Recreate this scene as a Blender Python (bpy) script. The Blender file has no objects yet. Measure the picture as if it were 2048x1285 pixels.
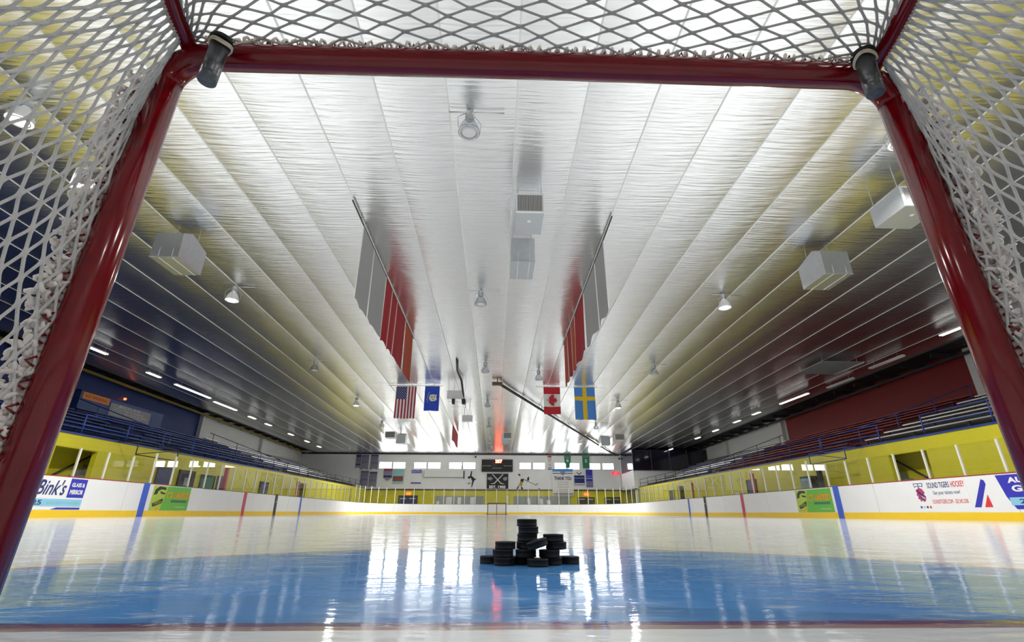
import bpy, math, random
from mathutils import Vector, Matrix
random.seed(7)
S = bpy.context.scene
COL = S.collection
D = bpy.data

# ------------------------------------------------------------------ camera, world, exposure
FPX = 957.0
PITCH = math.radians(21.8633); YAW = math.radians(1.7775); ROLL = math.radians(0.15)
cam_d = D.cameras.new('camera'); cam = D.objects.new('camera', cam_d); COL.objects.link(cam)
cam_d.sensor_width = 36.0; cam_d.lens = 36.0 * FPX / 2048.0
cam_d.clip_start = 0.02; cam_d.clip_end = 300
cam.location = (-0.1, 0.0, 0.175)
fw = Vector((math.sin(YAW) * math.cos(PITCH), math.cos(YAW) * math.cos(PITCH), math.sin(PITCH)))
rt = Vector((math.cos(YAW), -math.sin(YAW), 0)); upv = rt.cross(fw)
R_ = rt * math.cos(ROLL) + upv * math.sin(ROLL); U_ = upv * math.cos(ROLL) - rt * math.sin(ROLL)
cam.matrix_world = Matrix(((R_.x, U_.x, -fw.x, -0.1), (R_.y, U_.y, -fw.y, 0.0), (R_.z, U_.z, -fw.z, 0.175), (0, 0, 0, 1)))
S.camera = cam
w = D.worlds.new('world'); S.world = w; w.use_nodes = True
w.node_tree.nodes['Background'].inputs[0].default_value = (0.6, 0.7, 0.85, 1)
w.node_tree.nodes['Background'].inputs[1].default_value = 0.3
S.view_settings.view_transform = 'Standard'; S.view_settings.look = 'None'
S.view_settings.gamma = 1.0; S.view_settings.use_curve_mapping = False
S.view_settings.exposure = 0.0
S.cycles.use_denoising = True
S.cycles.max_bounces = 8; S.cycles.diffuse_bounces = 4; S.cycles.glossy_bounces = 5; S.cycles.transparent_max_bounces = 24
S.cycles.sample_clamp_indirect = 6.0; S.cycles.blur_glossy = 0.5
S.cycles.caustics_refractive = False
LAMP_W = 530.0       # high bay lamp power
WIN_E = 15.0           # daylight in the end wall windows
FLUO_E = 8.0

# ------------------------------------------------------------------ materials
def nt(m): m.use_nodes = True; return m.node_tree.nodes, m.node_tree.links
def mat(name, col, rough=0.5, metal=0.0, var=0.0, vscale=3.0, bump=0.0, bscale=40.0, spec=0.5, coat=0.0, emit=None, es=0.0):
    m = D.materials.new(name); n, l = nt(m); b = n['Principled BSDF']
    b.inputs['Base Color'].default_value = (*col, 1); b.inputs['Roughness'].default_value = rough
    b.inputs['Metallic'].default_value = metal; b.inputs['Specular IOR Level'].default_value = spec
    b.inputs['Coat Weight'].default_value = coat; b.inputs['Coat Roughness'].default_value = 0.08
    if emit:
        b.inputs['Emission Color'].default_value = (*emit, 1); b.inputs['Emission Strength'].default_value = es
    tc = n.new('ShaderNodeTexCoord')
    if var > 0:
        t = n.new('ShaderNodeTexNoise'); t.inputs['Scale'].default_value = vscale; t.inputs['Detail'].default_value = 4
        l.new(tc.outputs['Object'], t.inputs['Vector'])
        mx = n.new('ShaderNodeMix'); mx.data_type = 'RGBA'
        mx.inputs[6].default_value = (*[c * (1 - var) for c in col], 1); mx.inputs[7].default_value = (*[min(1, c * (1 + var)) for c in col], 1)
        l.new(t.outputs['Fac'], mx.inputs[0]); l.new(mx.outputs[2], b.inputs['Base Color'])
    if bump > 0:
        t = n.new('ShaderNodeTexNoise'); t.inputs['Scale'].default_value = bscale
        l.new(tc.outputs['Object'], t.inputs['Vector'])
        bp = n.new('ShaderNodeBump'); bp.inputs['Strength'].default_value = bump; bp.inputs['Distance'].default_value = 0.01
        l.new(t.outputs['Fac'], bp.inputs['Height']); l.new(bp.outputs[0], b.inputs['Normal'])
    return m

def mat_emit(name, col, s):
    m = D.materials.new(name); n, l = nt(m); n.clear()
    o = n.new('ShaderNodeOutputMaterial'); e = n.new('ShaderNodeEmission')
    e.inputs[0].default_value = (*col, 1); e.inputs[1].default_value = s; l.new(e.outputs[0], o.inputs[0]); return m

def mat_glass(name, tint=(1, 1, 1), ior=1.5, rough=0.0):
    m = D.materials.new(name); n, l = nt(m); n.clear()
    o = n.new('ShaderNodeOutputMaterial'); t = n.new('ShaderNodeBsdfTransparent'); g = n.new('ShaderNodeBsdfGlossy')
    t.inputs[0].default_value = (*tint, 1); g.inputs['Roughness'].default_value = rough
    lw = n.new('ShaderNodeLayerWeight'); lw.inputs[0].default_value = 0.5
    pw = n.new('ShaderNodeMath'); pw.operation = 'POWER'; l.new(lw.outputs['Facing'], pw.inputs[0]); pw.inputs[1].default_value = 5.0
    f = n.new('ShaderNodeMath'); f.operation = 'MULTIPLY_ADD'; l.new(pw.outputs[0], f.inputs[0]); f.inputs[1].default_value = 0.95; f.inputs[2].default_value = ((ior - 1) / (ior + 1)) ** 2
    x = n.new('ShaderNodeMixShader'); l.new(f.outputs[0], x.inputs[0]); l.new(t.outputs[0], x.inputs[1]); l.new(g.outputs[0], x.inputs[2])
    l.new(x.outputs[0], o.inputs[0]); return m

def mat_ice():
    m = D.materials.new('ice'); n, l = nt(m); b = n['Principled BSDF']
    geo = n.new('ShaderNodeNewGeometry'); sep = n.new('ShaderNodeSeparateXYZ'); l.new(geo.outputs['Position'], sep.inputs[0])
    def M(op, a, c=None, cl=False):
        q = n.new('ShaderNodeMath'); q.operation = op; q.use_clamp = cl
        for i, v in enumerate((a, c)):
            if v is None: continue
            if isinstance(v, (int, float)): q.inputs[i].default_value = v
            else: l.new(v, q.inputs[i])
        return q.outputs[0]
    X, Y = sep.outputs[0], sep.outputs[1]
    def noise(scale, vec=None, detail=3, sc=(1, 1, 1)):
        mp = n.new('ShaderNodeMapping'); mp.inputs['Scale'].default_value = sc
        l.new(geo.outputs['Position'], mp.inputs[0])
        t = n.new('ShaderNodeTexNoise'); t.inputs['Scale'].default_value = scale; t.inputs['Detail'].default_value = detail
        l.new(mp.outputs[0], t.inputs['Vector']); return t.outputs['Fac']
    def mix(f, a, c):
        q = n.new('ShaderNodeMix'); q.data_type = 'RGBA'; l.new(f, q.inputs[0])
        for i, v in ((6, a), (7, c)):
            if isinstance(v, tuple): q.inputs[i].default_value = (*v, 1)
            else: l.new(v, q.inputs[i])
        return q.outputs[2]
    def band(v, c, h):      # 1 inside |v-c|<h
        return M('LESS_THAN', M('ABSOLUTE', M('SUBTRACT', v, c)), h)
    wob = M('MULTIPLY', M('SUBTRACT', noise(9), 0.5), 0.03)
    dy = M('SUBTRACT', Y, 0.93)
    r = M('ADD', M('SQRT', M('ADD', M('MULTIPLY', X, X), M('MULTIPLY', dy, dy))), wob)
    inside = M('MULTIPLY', M('LESS_THAN', r, 1.86), M('GREATER_THAN', dy, 0.0))
    ring = M('MULTIPLY', band(r, 1.89, 0.03), M('GREATER_THAN', dy, 0.0))
    c = mix(noise(1.7), (0.66, 0.70, 0.74), (0.80, 0.83, 0.86))
    snow = M('MULTIPLY', M('SUBTRACT', noise(5, sc=(1, 2.6, 1), detail=6), 0.62), 12, True)
    blue = mix(noise(3), (0.085, 0.29, 0.68), (0.13, 0.36, 0.76))
    blue = mix(M('MULTIPLY', snow, 0.6), blue, (0.55, 0.66, 0.80))
    c = mix(inside, c, blue)
    c = mix(M('MULTIPLY', ring, 0.6), c, (0.40, 0.12, 0.10))
    gl = band(M('ADD', dy, M('MULTIPLY', wob, 0.4)), 0.0, 0.03)
    c = mix(M('MULTIPLY', gl, M('ADD', M('MULTIPLY', noise(12, sc=(.3, 1, 1)), 0.5), 0.45, True)), c, (0.20, 0.035, 0.035))
    for yc, hh, cc in ((20.65, 0.16, (0.05, 0.12, 0.6)), (36.9, 0.16, (0.05, 0.12, 0.6)), (28.75, 0.16, (0.6, 0.04, 0.06)), (56.5, 0.04, (0.6, 0.04, 0.06))):
        c = mix(M('MULTIPLY', band(Y, yc, hh), 0.8), c, cc)
    l.new(c, b.inputs['Base Color'])
    b.inputs['IOR'].default_value = 1.45; b.inputs['Specular IOR Level'].default_value = 0.55
    wet = M('MULTIPLY', M('SUBTRACT', r, 1.2), 0.5, True)      # wetter, smoother ice round the crease
    rg = M('ADD', M('ADD', M('MULTIPLY', noise(2.2, detail=5), 0.07), 0.02), M('MULTIPLY', wet, 0.05))
    l.new(rg, b.inputs['Roughness'])
    h1 = noise(3.0, sc=(1, 1.6, 1), detail=2); h2 = noise(14.0, sc=(1, 2.2, 1), detail=4); h3 = noise(45.0, sc=(.5, 2, 1), detail=3)
    h = M('ADD', M('ADD', M('MULTIPLY', h1, 1.0), M('MULTIPLY', h2, 0.24)), M('MULTIPLY', h3, 0.06))
    bp = n.new('ShaderNodeBump'); bp.inputs['Strength'].default_value = 0.22; bp.inputs['Distance'].default_value = 0.012
    l.new(h, bp.inputs['Height']); l.new(bp.outputs[0], b.inputs['Normal'])
    return m

def mat_foil():
    m = D.materials.new('reflective_foil'); n, l = nt(m); b = n['Principled BSDF']
    b.inputs['Base Color'].default_value = (0.93, 0.93, 0.92, 1); b.inputs['Metallic'].default_value = 1.0
    b.inputs['Roughness'].default_value = 0.27
    geo = n.new('ShaderNodeNewGeometry')
    mp = n.new('ShaderNodeMapping'); mp.inputs['Scale'].default_value = (0.9, 14, 1); l.new(geo.outputs['Position'], mp.inputs[0])
    t = n.new('ShaderNodeTexNoise'); t.inputs['Scale'].default_value = 1.0; t.inputs['Detail'].default_value = 4; l.new(mp.outputs[0], t.inputs['Vector'])
    t2 = n.new('ShaderNodeTexNoise'); t2.inputs['Scale'].default_value = 0.9; t2.inputs['Detail'].default_value = 2; l.new(geo.outputs['Position'], t2.inputs['Vector'])
    a = n.new('ShaderNodeMath'); a.operation = 'MULTIPLY_ADD'; l.new(t2.outputs['Fac'], a.inputs[0]); a.inputs[1].default_value = 1.6; l.new(t.outputs['Fac'], a.inputs[2])
    bp = n.new('ShaderNodeBump'); bp.inputs['Strength'].default_value = 0.5; bp.inputs['Distance'].default_value = 0.035
    l.new(a.outputs[0], bp.inputs['Height']); l.new(bp.outputs[0], b.inputs['Normal'])
    return m

def mat_wall(name, col, panel=0.0, axis=1, rough=0.6, var=0.06):
    """painted wall with fine ribs every `panel` metres along an axis"""
    m = mat(name, col, rough, var=var, vscale=0.8)
    if panel:
        n, l = nt(m); b = n['Principled BSDF']
        geo = n.new('ShaderNodeNewGeometry'); sp = n.new('ShaderNodeSeparateXYZ'); l.new(geo.outputs['Position'], sp.inputs[0])
        q = n.new('ShaderNodeMath'); q.operation = 'PINGPONG'; l.new(sp.outputs[axis], q.inputs[0]); q.inputs[1].default_value = panel
        bp = n.new('ShaderNodeBump'); bp.inputs['Strength'].default_value = 0.5; bp.inputs['Distance'].default_value = 0.02
        l.new(q.outputs[0], bp.inputs['Height']); l.new(bp.outputs[0], b.inputs['Normal'])
    return m

M_ICE = mat_ice(); M_FOIL = mat_foil()
M_WHITE = mat_wall('white_metal_siding', (0.84, 0.84, 0.85), 0.15, 0)
M_WHITES = mat_wall('white_metal_siding_side', (0.85, 0.85, 0.85), 0.15, 1)
def mat_block(name, col):
    m = mat(name, col, 0.45, var=0.08, vscale=1.5); n, l = nt(m); b = n['Principled BSDF']
    geo = n.new('ShaderNodeNewGeometry'); sp = n.new('ShaderNodeSeparateXYZ'); l.new(geo.outputs['Position'], sp.inputs[0])
    ad = n.new('ShaderNodeMath'); l.new(sp.outputs[0], ad.inputs[0]); l.new(sp.outputs[1], ad.inputs[1])
    cb = n.new('ShaderNodeCombineXYZ'); l.new(ad.outputs[0], cb.inputs[0]); l.new(sp.outputs[2], cb.inputs[1])
    br = n.new('ShaderNodeTexBrick'); br.inputs['Scale'].default_value = 1.0; br.inputs['Brick Width'].default_value = 0.4; br.inputs['Row Height'].default_value = 0.2
    br.inputs['Mortar Size'].default_value = 0.012; l.new(cb.outputs[0], br.inputs['Vector'])
    bp = n.new('ShaderNodeBump'); bp.inputs['Strength'].default_value = 0.4; bp.inputs['Distance'].default_value = 0.01; bp.invert = True
    l.new(br.outputs['Fac'], bp.inputs['Height']); l.new(bp.outputs[0], b.inputs['Normal'])
    return m
M_YEL = mat_block('yellow_block', (0.68, 0.61, 0.02))
M_BLUEW = mat_wall('blue_siding', (0.008, 0.03, 0.17), 0.3, 1)
M_BLUEB = mat('blue_board', (0.02, 0.06, 0.24), 0.5, var=0.1)
M_REDW = mat_wall('red_siding', (0.24, 0.006, 0.008), 0.3, 1)
M_CONC = mat('concrete', (0.25, 0.25, 0.25), 0.6, var=0.2)
M_DARK = mat('dark_steel', (0.03, 0.03, 0.032), 0.6, var=0.2)
M_BLACK = mat('black_rubber', (0.010, 0.010, 0.012), 0.6, spec=0.2, bump=0.15, bscale=500)
M_BOARD = mat('white_plastic_board', (0.80, 0.80, 0.80), 0.35, var=0.04, vscale=2)
M_KICK = mat('yellow_kick_strip', (0.85, 0.56, 0.015), 0.35, var=0.05)
M_CAPR = mat('red_cap', (0.30, 0.02, 0.03), 0.4, var=0.1)
M_CAPD = mat('dark_cap', (0.06, 0.07, 0.06), 0.4, var=0.1)
M_LBLUE = mat('blue_line_paint', (0.03, 0.10, 0.55), 0.4, var=0.05)
M_LRED = mat('red_line_paint', (0.55, 0.03, 0.07), 0.4, var=0.05)
M_ALU = mat('aluminium', (0.72, 0.72, 0.72), 0.35, 0.6, var=0.08)
M_ALUW = mat('pale_upright', (0.75, 0.74, 0.70), 0.4, 0.2, var=0.05)
M_GLASS = mat_glass('rink_glass', (0.97, 0.98, 0.96))
M_DGLASS = mat('dark_booth_glass', (0.012, 0.014, 0.03), 0.08, spec=0.8, var=0.1)
M_GOALRED = mat('red_goal_paint', (0.14, 0.001, 0.004), 0.16, spec=0.45, var=0.25, vscale=30)
M_CORD = mat('white_cord', (0.60, 0.59, 0.57), 0.8, var=0.1, vscale=60, bump=0.6, bscale=700)
M_CORDD = mat('grey_cord', (0.46, 0.43, 0.39), 0.8, var=0.25, vscale=30, bump=0.6, bscale=700)
M_FRAY = mat('frayed_cord', (0.62, 0.57, 0.54), 0.9, var=0.15, vscale=40)
M_PEG = mat('dark_peg_steel', (0.10, 0.105, 0.11), 0.38, 0.75, var=0.35, vscale=25, bump=0.2, bscale=60)
M_TWINE = mat('tan_twine', (0.50, 0.43, 0.32), 0.8, var=0.1)
M_BENCH_BLUE = mat('blue_bench', (0.02, 0.07, 0.30), 0.45, var=0.1)
M_BENCH_RED = mat('red_bench', (0.36, 0.03, 0.03), 0.45, var=0.1)
M_RISER = mat('dark_riser', (0.045, 0.045, 0.045), 0.6, var=0.2)
M_RISER_BLUE = mat('blue_riser', (0.008, 0.03, 0.13), 0.6, var=0.2)
M_RISER_RED = mat('red_riser', (0.12, 0.01, 0.012), 0.6, var=0.2)
M_RAIL = mat('blue_rail_paint', (0.02, 0.05, 0.28), 0.4, var=0.1)
M_WPAINT = mat('white_paint', (0.8, 0.8, 0.8), 0.5, var=0.03)
M_SEAM = mat('seam_batten', (0.72, 0.72, 0.70), 0.5, var=0.05)
M_GALV = mat('galvanised', (0.60, 0.63, 0.66), 0.28, 0.9, var=0.12, vscale=6)
M_GALV2 = mat('pale_duct_paint', (0.52, 0.54, 0.56), 0.35, 0.6, var=0.05, vscale=5)
M_LOUV = mat('louvre_dark', (0.09, 0.08, 0.075), 0.6, 0.3, var=0.1)
M_BANW = mat('pale_banner_cloth', (0.34, 0.34, 0.34), 0.8, var=0.03, vscale=2)
M_BANR = mat('red_banner_cloth', (0.33, 0.006, 0.015), 0.8, var=0.15, vscale=4)
M_BANO = mat('orange_banner_cloth', (0.42, 0.06, 0.015), 0.8, var=0.2, vscale=4)
M_HEM = mat('pale_hem', (0.75, 0.70, 0.65), 0.8, var=0.05)
M_PRISM = mat_glass('clear_acrylic', (0.86, 0.88, 0.90), 1.6, 0.15)
M_ON = mat_emit('lamp_glow', (1.0, 0.98, 0.94), 16)
M_OFF = mat('unlit_lens', (0.62, 0.62, 0.62), 0.25, var=0.05)
M_FLU = mat_emit('tube_glow', (1.0, 0.99, 0.95), FLUO_E)
M_FLUOFF = mat('unlit_tube', (0.75, 0.75, 0.75), 0.3, var=0.02)
M_WIN = mat_emit('daylight', (0.95, 0.98, 1.0), WIN_E)
M_NAVY = mat('navy_print', (0.02, 0.03, 0.16), 0.5, var=0.05)
M_ROYAL = mat('royal_print', (0.03, 0.03, 0.42), 0.45, var=0.05)
M_SKY = mat('pale_blue_print', (0.25, 0.55, 0.72), 0.5, var=0.05)
M_GREEN = mat('green_print', (0.13, 0.45, 0.04), 0.5, var=0.15, vscale=2)
M_LIME = mat('lime_print', (0.42, 0.55, 0.05), 0.5, var=0.15, vscale=2)
M_ORANGE = mat('orange_print', (0.95, 0.26, 0.01), 0.5, var=0.05)
M_REDP = mat('red_print', (0.70, 0.03, 0.04), 0.5, var=0.05)
M_PINK = mat('magenta_print', (0.45, 0.04, 0.14), 0.5, var=0.05)
M_INK = mat('black_print', (0.015, 0.015, 0.018), 0.5, var=0.1)
M_GREYP = mat('grey_print', (0.32, 0.32, 0.34), 0.5, var=0.1)
M_PURP = mat('grey_purple_cloth', (0.26, 0.25, 0.33), 0.8, var=0.2, vscale=3)
M_GOLD = mat('gold_print', (0.42, 0.34, 0.02), 0.5, var=0.1)
M_DGREEN = mat('dark_green_cloth', (0.04, 0.20, 0.12), 0.7, var=0.1)
M_TEAL = mat('teal_print', (0.30, 0.58, 0.62), 0.5, var=0.1)
M_BRICK = mat('brick_print', (0.20, 0.08, 0.06), 0.6, var=0.2)
M_FBLUE = mat('flag_blue', (0.025, 0.08, 0.60), 0.7, var=0.05)
M_FNAVY = mat('flag_navy', (0.02, 0.03, 0.17), 0.7, var=0.05)
M_FRED = mat('flag_red', (0.55, 0.015, 0.03), 0.7, var=0.05)
M_FCRIM = mat('flag_crimson', (0.38, 0.01, 0.04), 0.7, var=0.05)
M_FWHITE = mat('flag_white', (0.82, 0.80, 0.78), 0.7, var=0.03)
M_FYEL = mat('flag_yellow', (0.85, 0.55, 0.01), 0.7, var=0.05)
M_FSKY = mat('flag_sky_blue', (0.08, 0.28, 0.72), 0.7, var=0.05)
M_LED = mat_emit('amber_digit', (1.0, 0.07, 0.04), 30)
M_EXIT = mat_emit('exit_red', (1.0, 0.02, 0.05), 1.6)
M_SPOT = mat_emit('orange_glow', (1.0, 0.12, 0.03), 5)
M_GREYPAN = mat('grey_panel', (0.30, 0.33, 0.32), 0.4, var=0.05)
M_BROWN = mat('dark_red_pipe', (0.06, 0.008, 0.01), 0.4, var=0.1)
M_WOODB = mat('brown_beam', (0.10, 0.085, 0.07), 0.6, var=0.2)
M_YBEAM = mat('yellow_beam', (0.30, 0.20, 0.01), 0.5, var=0.1)

# ------------------------------------------------------------------ mesh helpers
class MB:
    def __init__(s): s.v = []; s.f = []; s.m = []; s.sm = []
    def add(s, vs, fs, mi=0, smooth=False):
        o = len(s.v); s.v += [tuple(p) for p in vs]
        for f in fs: s.f.append(tuple(i + o for i in f)); s.m.append(mi); s.sm.append(smooth)
        return s
    def box(s, x0, x1, y0, y1, z0, z1, mi=0):
        vs = [(x, y, z) for z in (z0, z1) for y in (y0, y1) for x in (x0, x1)]
        return s.add(vs, [(0, 2, 3, 1), (4, 5, 7, 6), (0, 1, 5, 4), (2, 6, 7, 3), (0, 4, 6, 2), (1, 3, 7, 5)], mi)
    def hexa(s, b, t, mi=0):   # b,t: 4 bottom and 4 top points
        return s.add(list(b) + list(t), [(3, 2, 1, 0), (4, 5, 6, 7), (0, 1, 5, 4), (1, 2, 6, 5), (2, 3, 7, 6), (3, 0, 4, 7)], mi)
    def tube(s, pts, r, n=8, mi=0, cap=True, smooth=True):
        pts = [Vector(p) for p in pts]
        if not hasattr(r, '__len__'): r = [r] * len(pts)
        t0 = (pts[1] - pts[0]).normalized()
        a = Vector((0, 0, 1)) if abs(t0.z) < 0.9 else Vector((1, 0, 0))
        u = t0.cross(a).normalized(); vs = []; fs = []
        for i, p in enumerate(pts):
            t = (pts[min(i + 1, len(pts) - 1)] - pts[max(i - 1, 0)]).normalized()
            u = (u - t * u.dot(t)).normalized(); q = t.cross(u)
            for k in range(n):
                an = 2 * math.pi * k / n
                vs.append(p + (u * math.cos(an) + q * math.sin(an)) * r[i])
        for i in range(len(pts) - 1):
            for k in range(n):
                a_, b_ = i * n + k, i * n + (k + 1) % n
                fs.append((a_, b_, b_ + n, a_ + n))
        s.add(vs, fs, mi, smooth)
        if cap:
            o = len(s.v) - len(vs)
            s.f.append(tuple(o + k for k in range(n))[::-1]); s.m.append(mi); s.sm.append(False)
            s.f.append(tuple(o + len(vs) - n + k for k in range(n))); s.m.append(mi); s.sm.append(False)
        return s
    def lathe(s, prof, c=(0, 0, 0), n=24, mi=0, smooth=True):   # prof: (r,z) list around z
        vs = []; fs = []
        for r, z in prof:
            for k in range(n):
                a = 2 * math.pi * k / n; vs.append((c[0] + r * math.cos(a), c[1] + r * math.sin(a), c[2] + z))
        for i in range(len(prof) - 1):
            for k in range(n):
                a_, b_ = i * n + k, i * n + (k + 1) % n
                fs.append((a_, b_, b_ + n, a_ + n))
        return s.add(vs, fs, mi, smooth)

def tag(o, label=None, cat=None, group=None, kind=None):
    if label: o['label'] = label
    if cat: o['category'] = cat
    if group: o['group'] = group
    if kind: o['kind'] = kind
    return o
WL = {}
def thing(name, label, cat, loc=(0, 0, 0), group=None):
    o = D.objects.new(name, None); COL.objects.link(o); o.location = loc; o.empty_display_size = 0.1
    WL[o.name] = Vector(loc)
    return tag(o, label, cat, group)
def obj(name, mb, m, parent=None, loc=None):
    me = D.meshes.new(name)
    off = WL.get(parent.name, Vector((0, 0, 0))) if parent else Vector(loc or (0, 0, 0))
    me.from_pydata([tuple(Vector(p) - off) for p in mb.v], [], mb.f)
    for mm in (m if isinstance(m, (list, tuple)) else [m]): me.materials.append(mm)
    me.polygons.foreach_set('material_index', mb.m); me.polygons.foreach_set('use_smooth', mb.sm)
    me.update()
    o = D.objects.new(name, me); COL.objects.link(o)
    if parent: o.parent = parent; WL[o.name] = off
    else: o.location = off; WL[o.name] = off
    return o
def struct(name, mb, m, parent=None):
    o = obj(name, mb, m, parent)
    if parent is None: o['kind'] = 'structure'
    return o
def dup(root, loc, label=None):
    r = root.copy(); COL.objects.link(r); r.location = loc
    if label: r['label'] = label
    for ch in list(root.children):
        c = ch.copy(); COL.objects.link(c); c.parent = r
        for g in list(ch.children):
            d = g.copy(); COL.objects.link(d); d.parent = c
    return r

# flat work on a wall: a frame has an origin, a right axis and an up axis; (u,v) metres
class Frame:
    def __init__(s, o, r, u=(0, 0, 1)):
        s.o = Vector(o); s.r = Vector(r); s.u = Vector(u); s.n = s.r.cross(s.u)
    def P(s, a, b, d=0.0): return s.o + s.r * a + s.u * b + s.n * d
    def poly(s, name, pts, m, parent, d=0.0, th=0.006):
        n = len(pts); mb = MB()
        area = sum(pts[i][0] * pts[(i + 1) % n][1] - pts[(i + 1) % n][0] * pts[i][1] for i in range(n))
        if area < 0: pts = pts[::-1]
        vs = [s.P(a, b, d + th) for a, b in pts] + [s.P(a, b, d) for a, b in pts]
        fs = [tuple(range(n)), tuple(range(2 * n - 1, n - 1, -1))] + [(i, i + n, (i + 1) % n + n, (i + 1) % n) for i in range(n)]
        mb.add(vs, fs); return obj(name, mb, m, parent)
    def rect(s, name, a0, b0, a1, b1, m, parent, d=0.0, th=0.006):
        return s.poly(name, [(a0, b0), (a1, b0), (a1, b1), (a0, b1)], m, parent, d, th)
    def polys(s, name, plist, m, parent, d=0.0, th=0.006):
        mb = MB()
        for pts in plist:
            n = len(pts)
            area = sum(pts[i][0] * pts[(i + 1) % n][1] - pts[(i + 1) % n][0] * pts[i][1] for i in range(n))
            if area < 0: pts = pts[::-1]
            mb.add([s.P(a, b, d + th) for a, b in pts] + [s.P(a, b, d) for a, b in pts],
                   [tuple(range(n)), tuple(range(2 * n - 1, n - 1, -1))] + [(i, i + n, (i + 1) % n + n, (i + 1) % n) for i in range(n)])
        return obj(name, mb, m, parent)
    def text(s, name, txt, a0, b0, a1, b1, m, parent, d=0.0, bold=0.0, shear=0.0, th=0.004):
        cu = D.curves.new('t', 'FONT'); cu.body = txt; cu.offset = bold; cu.resolution_u = 3; cu.shear = shear; cu.align_x = 'CENTER'
        to = D.objects.new('t', cu); COL.objects.link(to)
        me = D.meshes.new_from_object(to.evaluated_get(bpy.context.evaluated_depsgraph_get()))
        D.objects.remove(to); D.curves.remove(cu)
        xs = [v.co.x for v in me.vertices]; ys = [v.co.y for v in me.vertices]
        x0, x1, y0, y1 = min(xs), max(xs), min(ys), max(ys)
        off = WL[parent.name] if parent else Vector((0, 0, 0))
        for v in me.vertices:
            a = a0 + (v.co.x - x0) / (x1 - x0) * (a1 - a0); b = b0 + (v.co.y - y0) / (y1 - y0) * (b1 - b0)
            v.co = s.P(a, b, d + th) - off
        me.materials.clear(); me.materials.append(m); me.name = name
        o = D.objects.new(name, me); COL.objects.link(o); o.parent = parent; WL[o.name] = off
        return o

def ZC(y): return 8.5 - 0.0185 * y
HW = 14.0; YE = 60.1; RC = 9.0

# ------------------------------------------------------------------ the building
def rink_outline(n=14):
    pts = [(-HW, -4.0), (HW, -4.0)]
    for k in range(n + 1):
        a = math.pi / 2 * k / n; pts.append((HW - RC + RC * math.cos(a), YE - RC + RC * math.sin(a)))
    for k in range(n + 1):
        a = math.pi / 2 * k / n; pts.append((-HW + RC - RC * math.sin(a), YE - RC + RC * math.cos(a)))
    return pts
ol = rink_outline(); mb = MB()
mb.add([(x, y, 0.0) for x, y in ol] + [(x, y, -0.03) for x, y in ol],
       [tuple(range(len(ol)))] + [(i, i + len(ol), (i + 1) % len(ol) + len(ol), (i + 1) % len(ol)) for i in range(len(ol))])
struct('floor', mb, M_ICE)
struct('floor', MB().box(-25.2, 25.2, -14.2, 64.2, -0.08, -0.03), M_CONC)

SEAM0, PITCHX = 0.23, 1.47
mb = MB(); k0, k1 = -16, 15
ys = [-14.0 + i * 3.0 for i in range(27)]
for k in range(k0, k1):
    xa = SEAM0 + PITCHX * k; nx = 12; vs = []; fs = []
    sag = 0.030 + 0.008 * math.sin(k * 2.3)
    for y in ys:
        for i in range(nx + 1):
            t = i / nx; vs.append((xa + PITCHX * t, y, ZC(y) - sag * 4 * t * (1 - t)))
    for j in range(len(ys) - 1):
        for i in range(nx):
            a = j * (nx + 1) + i; fs.append((a, a + nx + 1, a + nx + 2, a + 1))
    mb.add(vs, fs, 0, True)
struct('ceiling', mb, M_FOIL)
for i, k in enumerate(range(k0, k1 + 1)):
    x = SEAM0 + PITCHX * k
    b = [(x - .016, -14, ZC(-14) - .010), (x + .016, -14, ZC(-14) - .010), (x + .016, 64, ZC(64) - .010), (x - .016, 64, ZC(64) - .010)]
    struct('trim_%d' % (i + 1), MB().hexa(b, [(p[0], p[1], p[2] + .02) for p in b]), M_SEAM)
XL, XR = SEAM0 + PITCHX * k0, SEAM0 + PITCHX * k1
for x0, x1 in ((-25.2, XL), (XR, 25.2)):
    b = [(x0, -14.2, ZC(-14) + .35), (x1, -14.2, ZC(-14) + .35), (x1, 64, ZC(64) + .35), (x0, 64, ZC(64) + .35)]
    struct('ceiling', MB().hexa(b, [(p[0], p[1], p[2] + .05) for p in b]), M_DARK)
for x in (XL, XR):
    b = [(x - .04, -14, ZC(-14) - .06), (x + .04, -14, ZC(-14) - .06), (x + .04, 64, ZC(64) - .06), (x - .04, 64, ZC(64) - .06)]
    struct('trim_40', MB().hexa(b, [(p[0], p[1], p[2] + .42) for p in b]), M_DARK)

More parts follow.
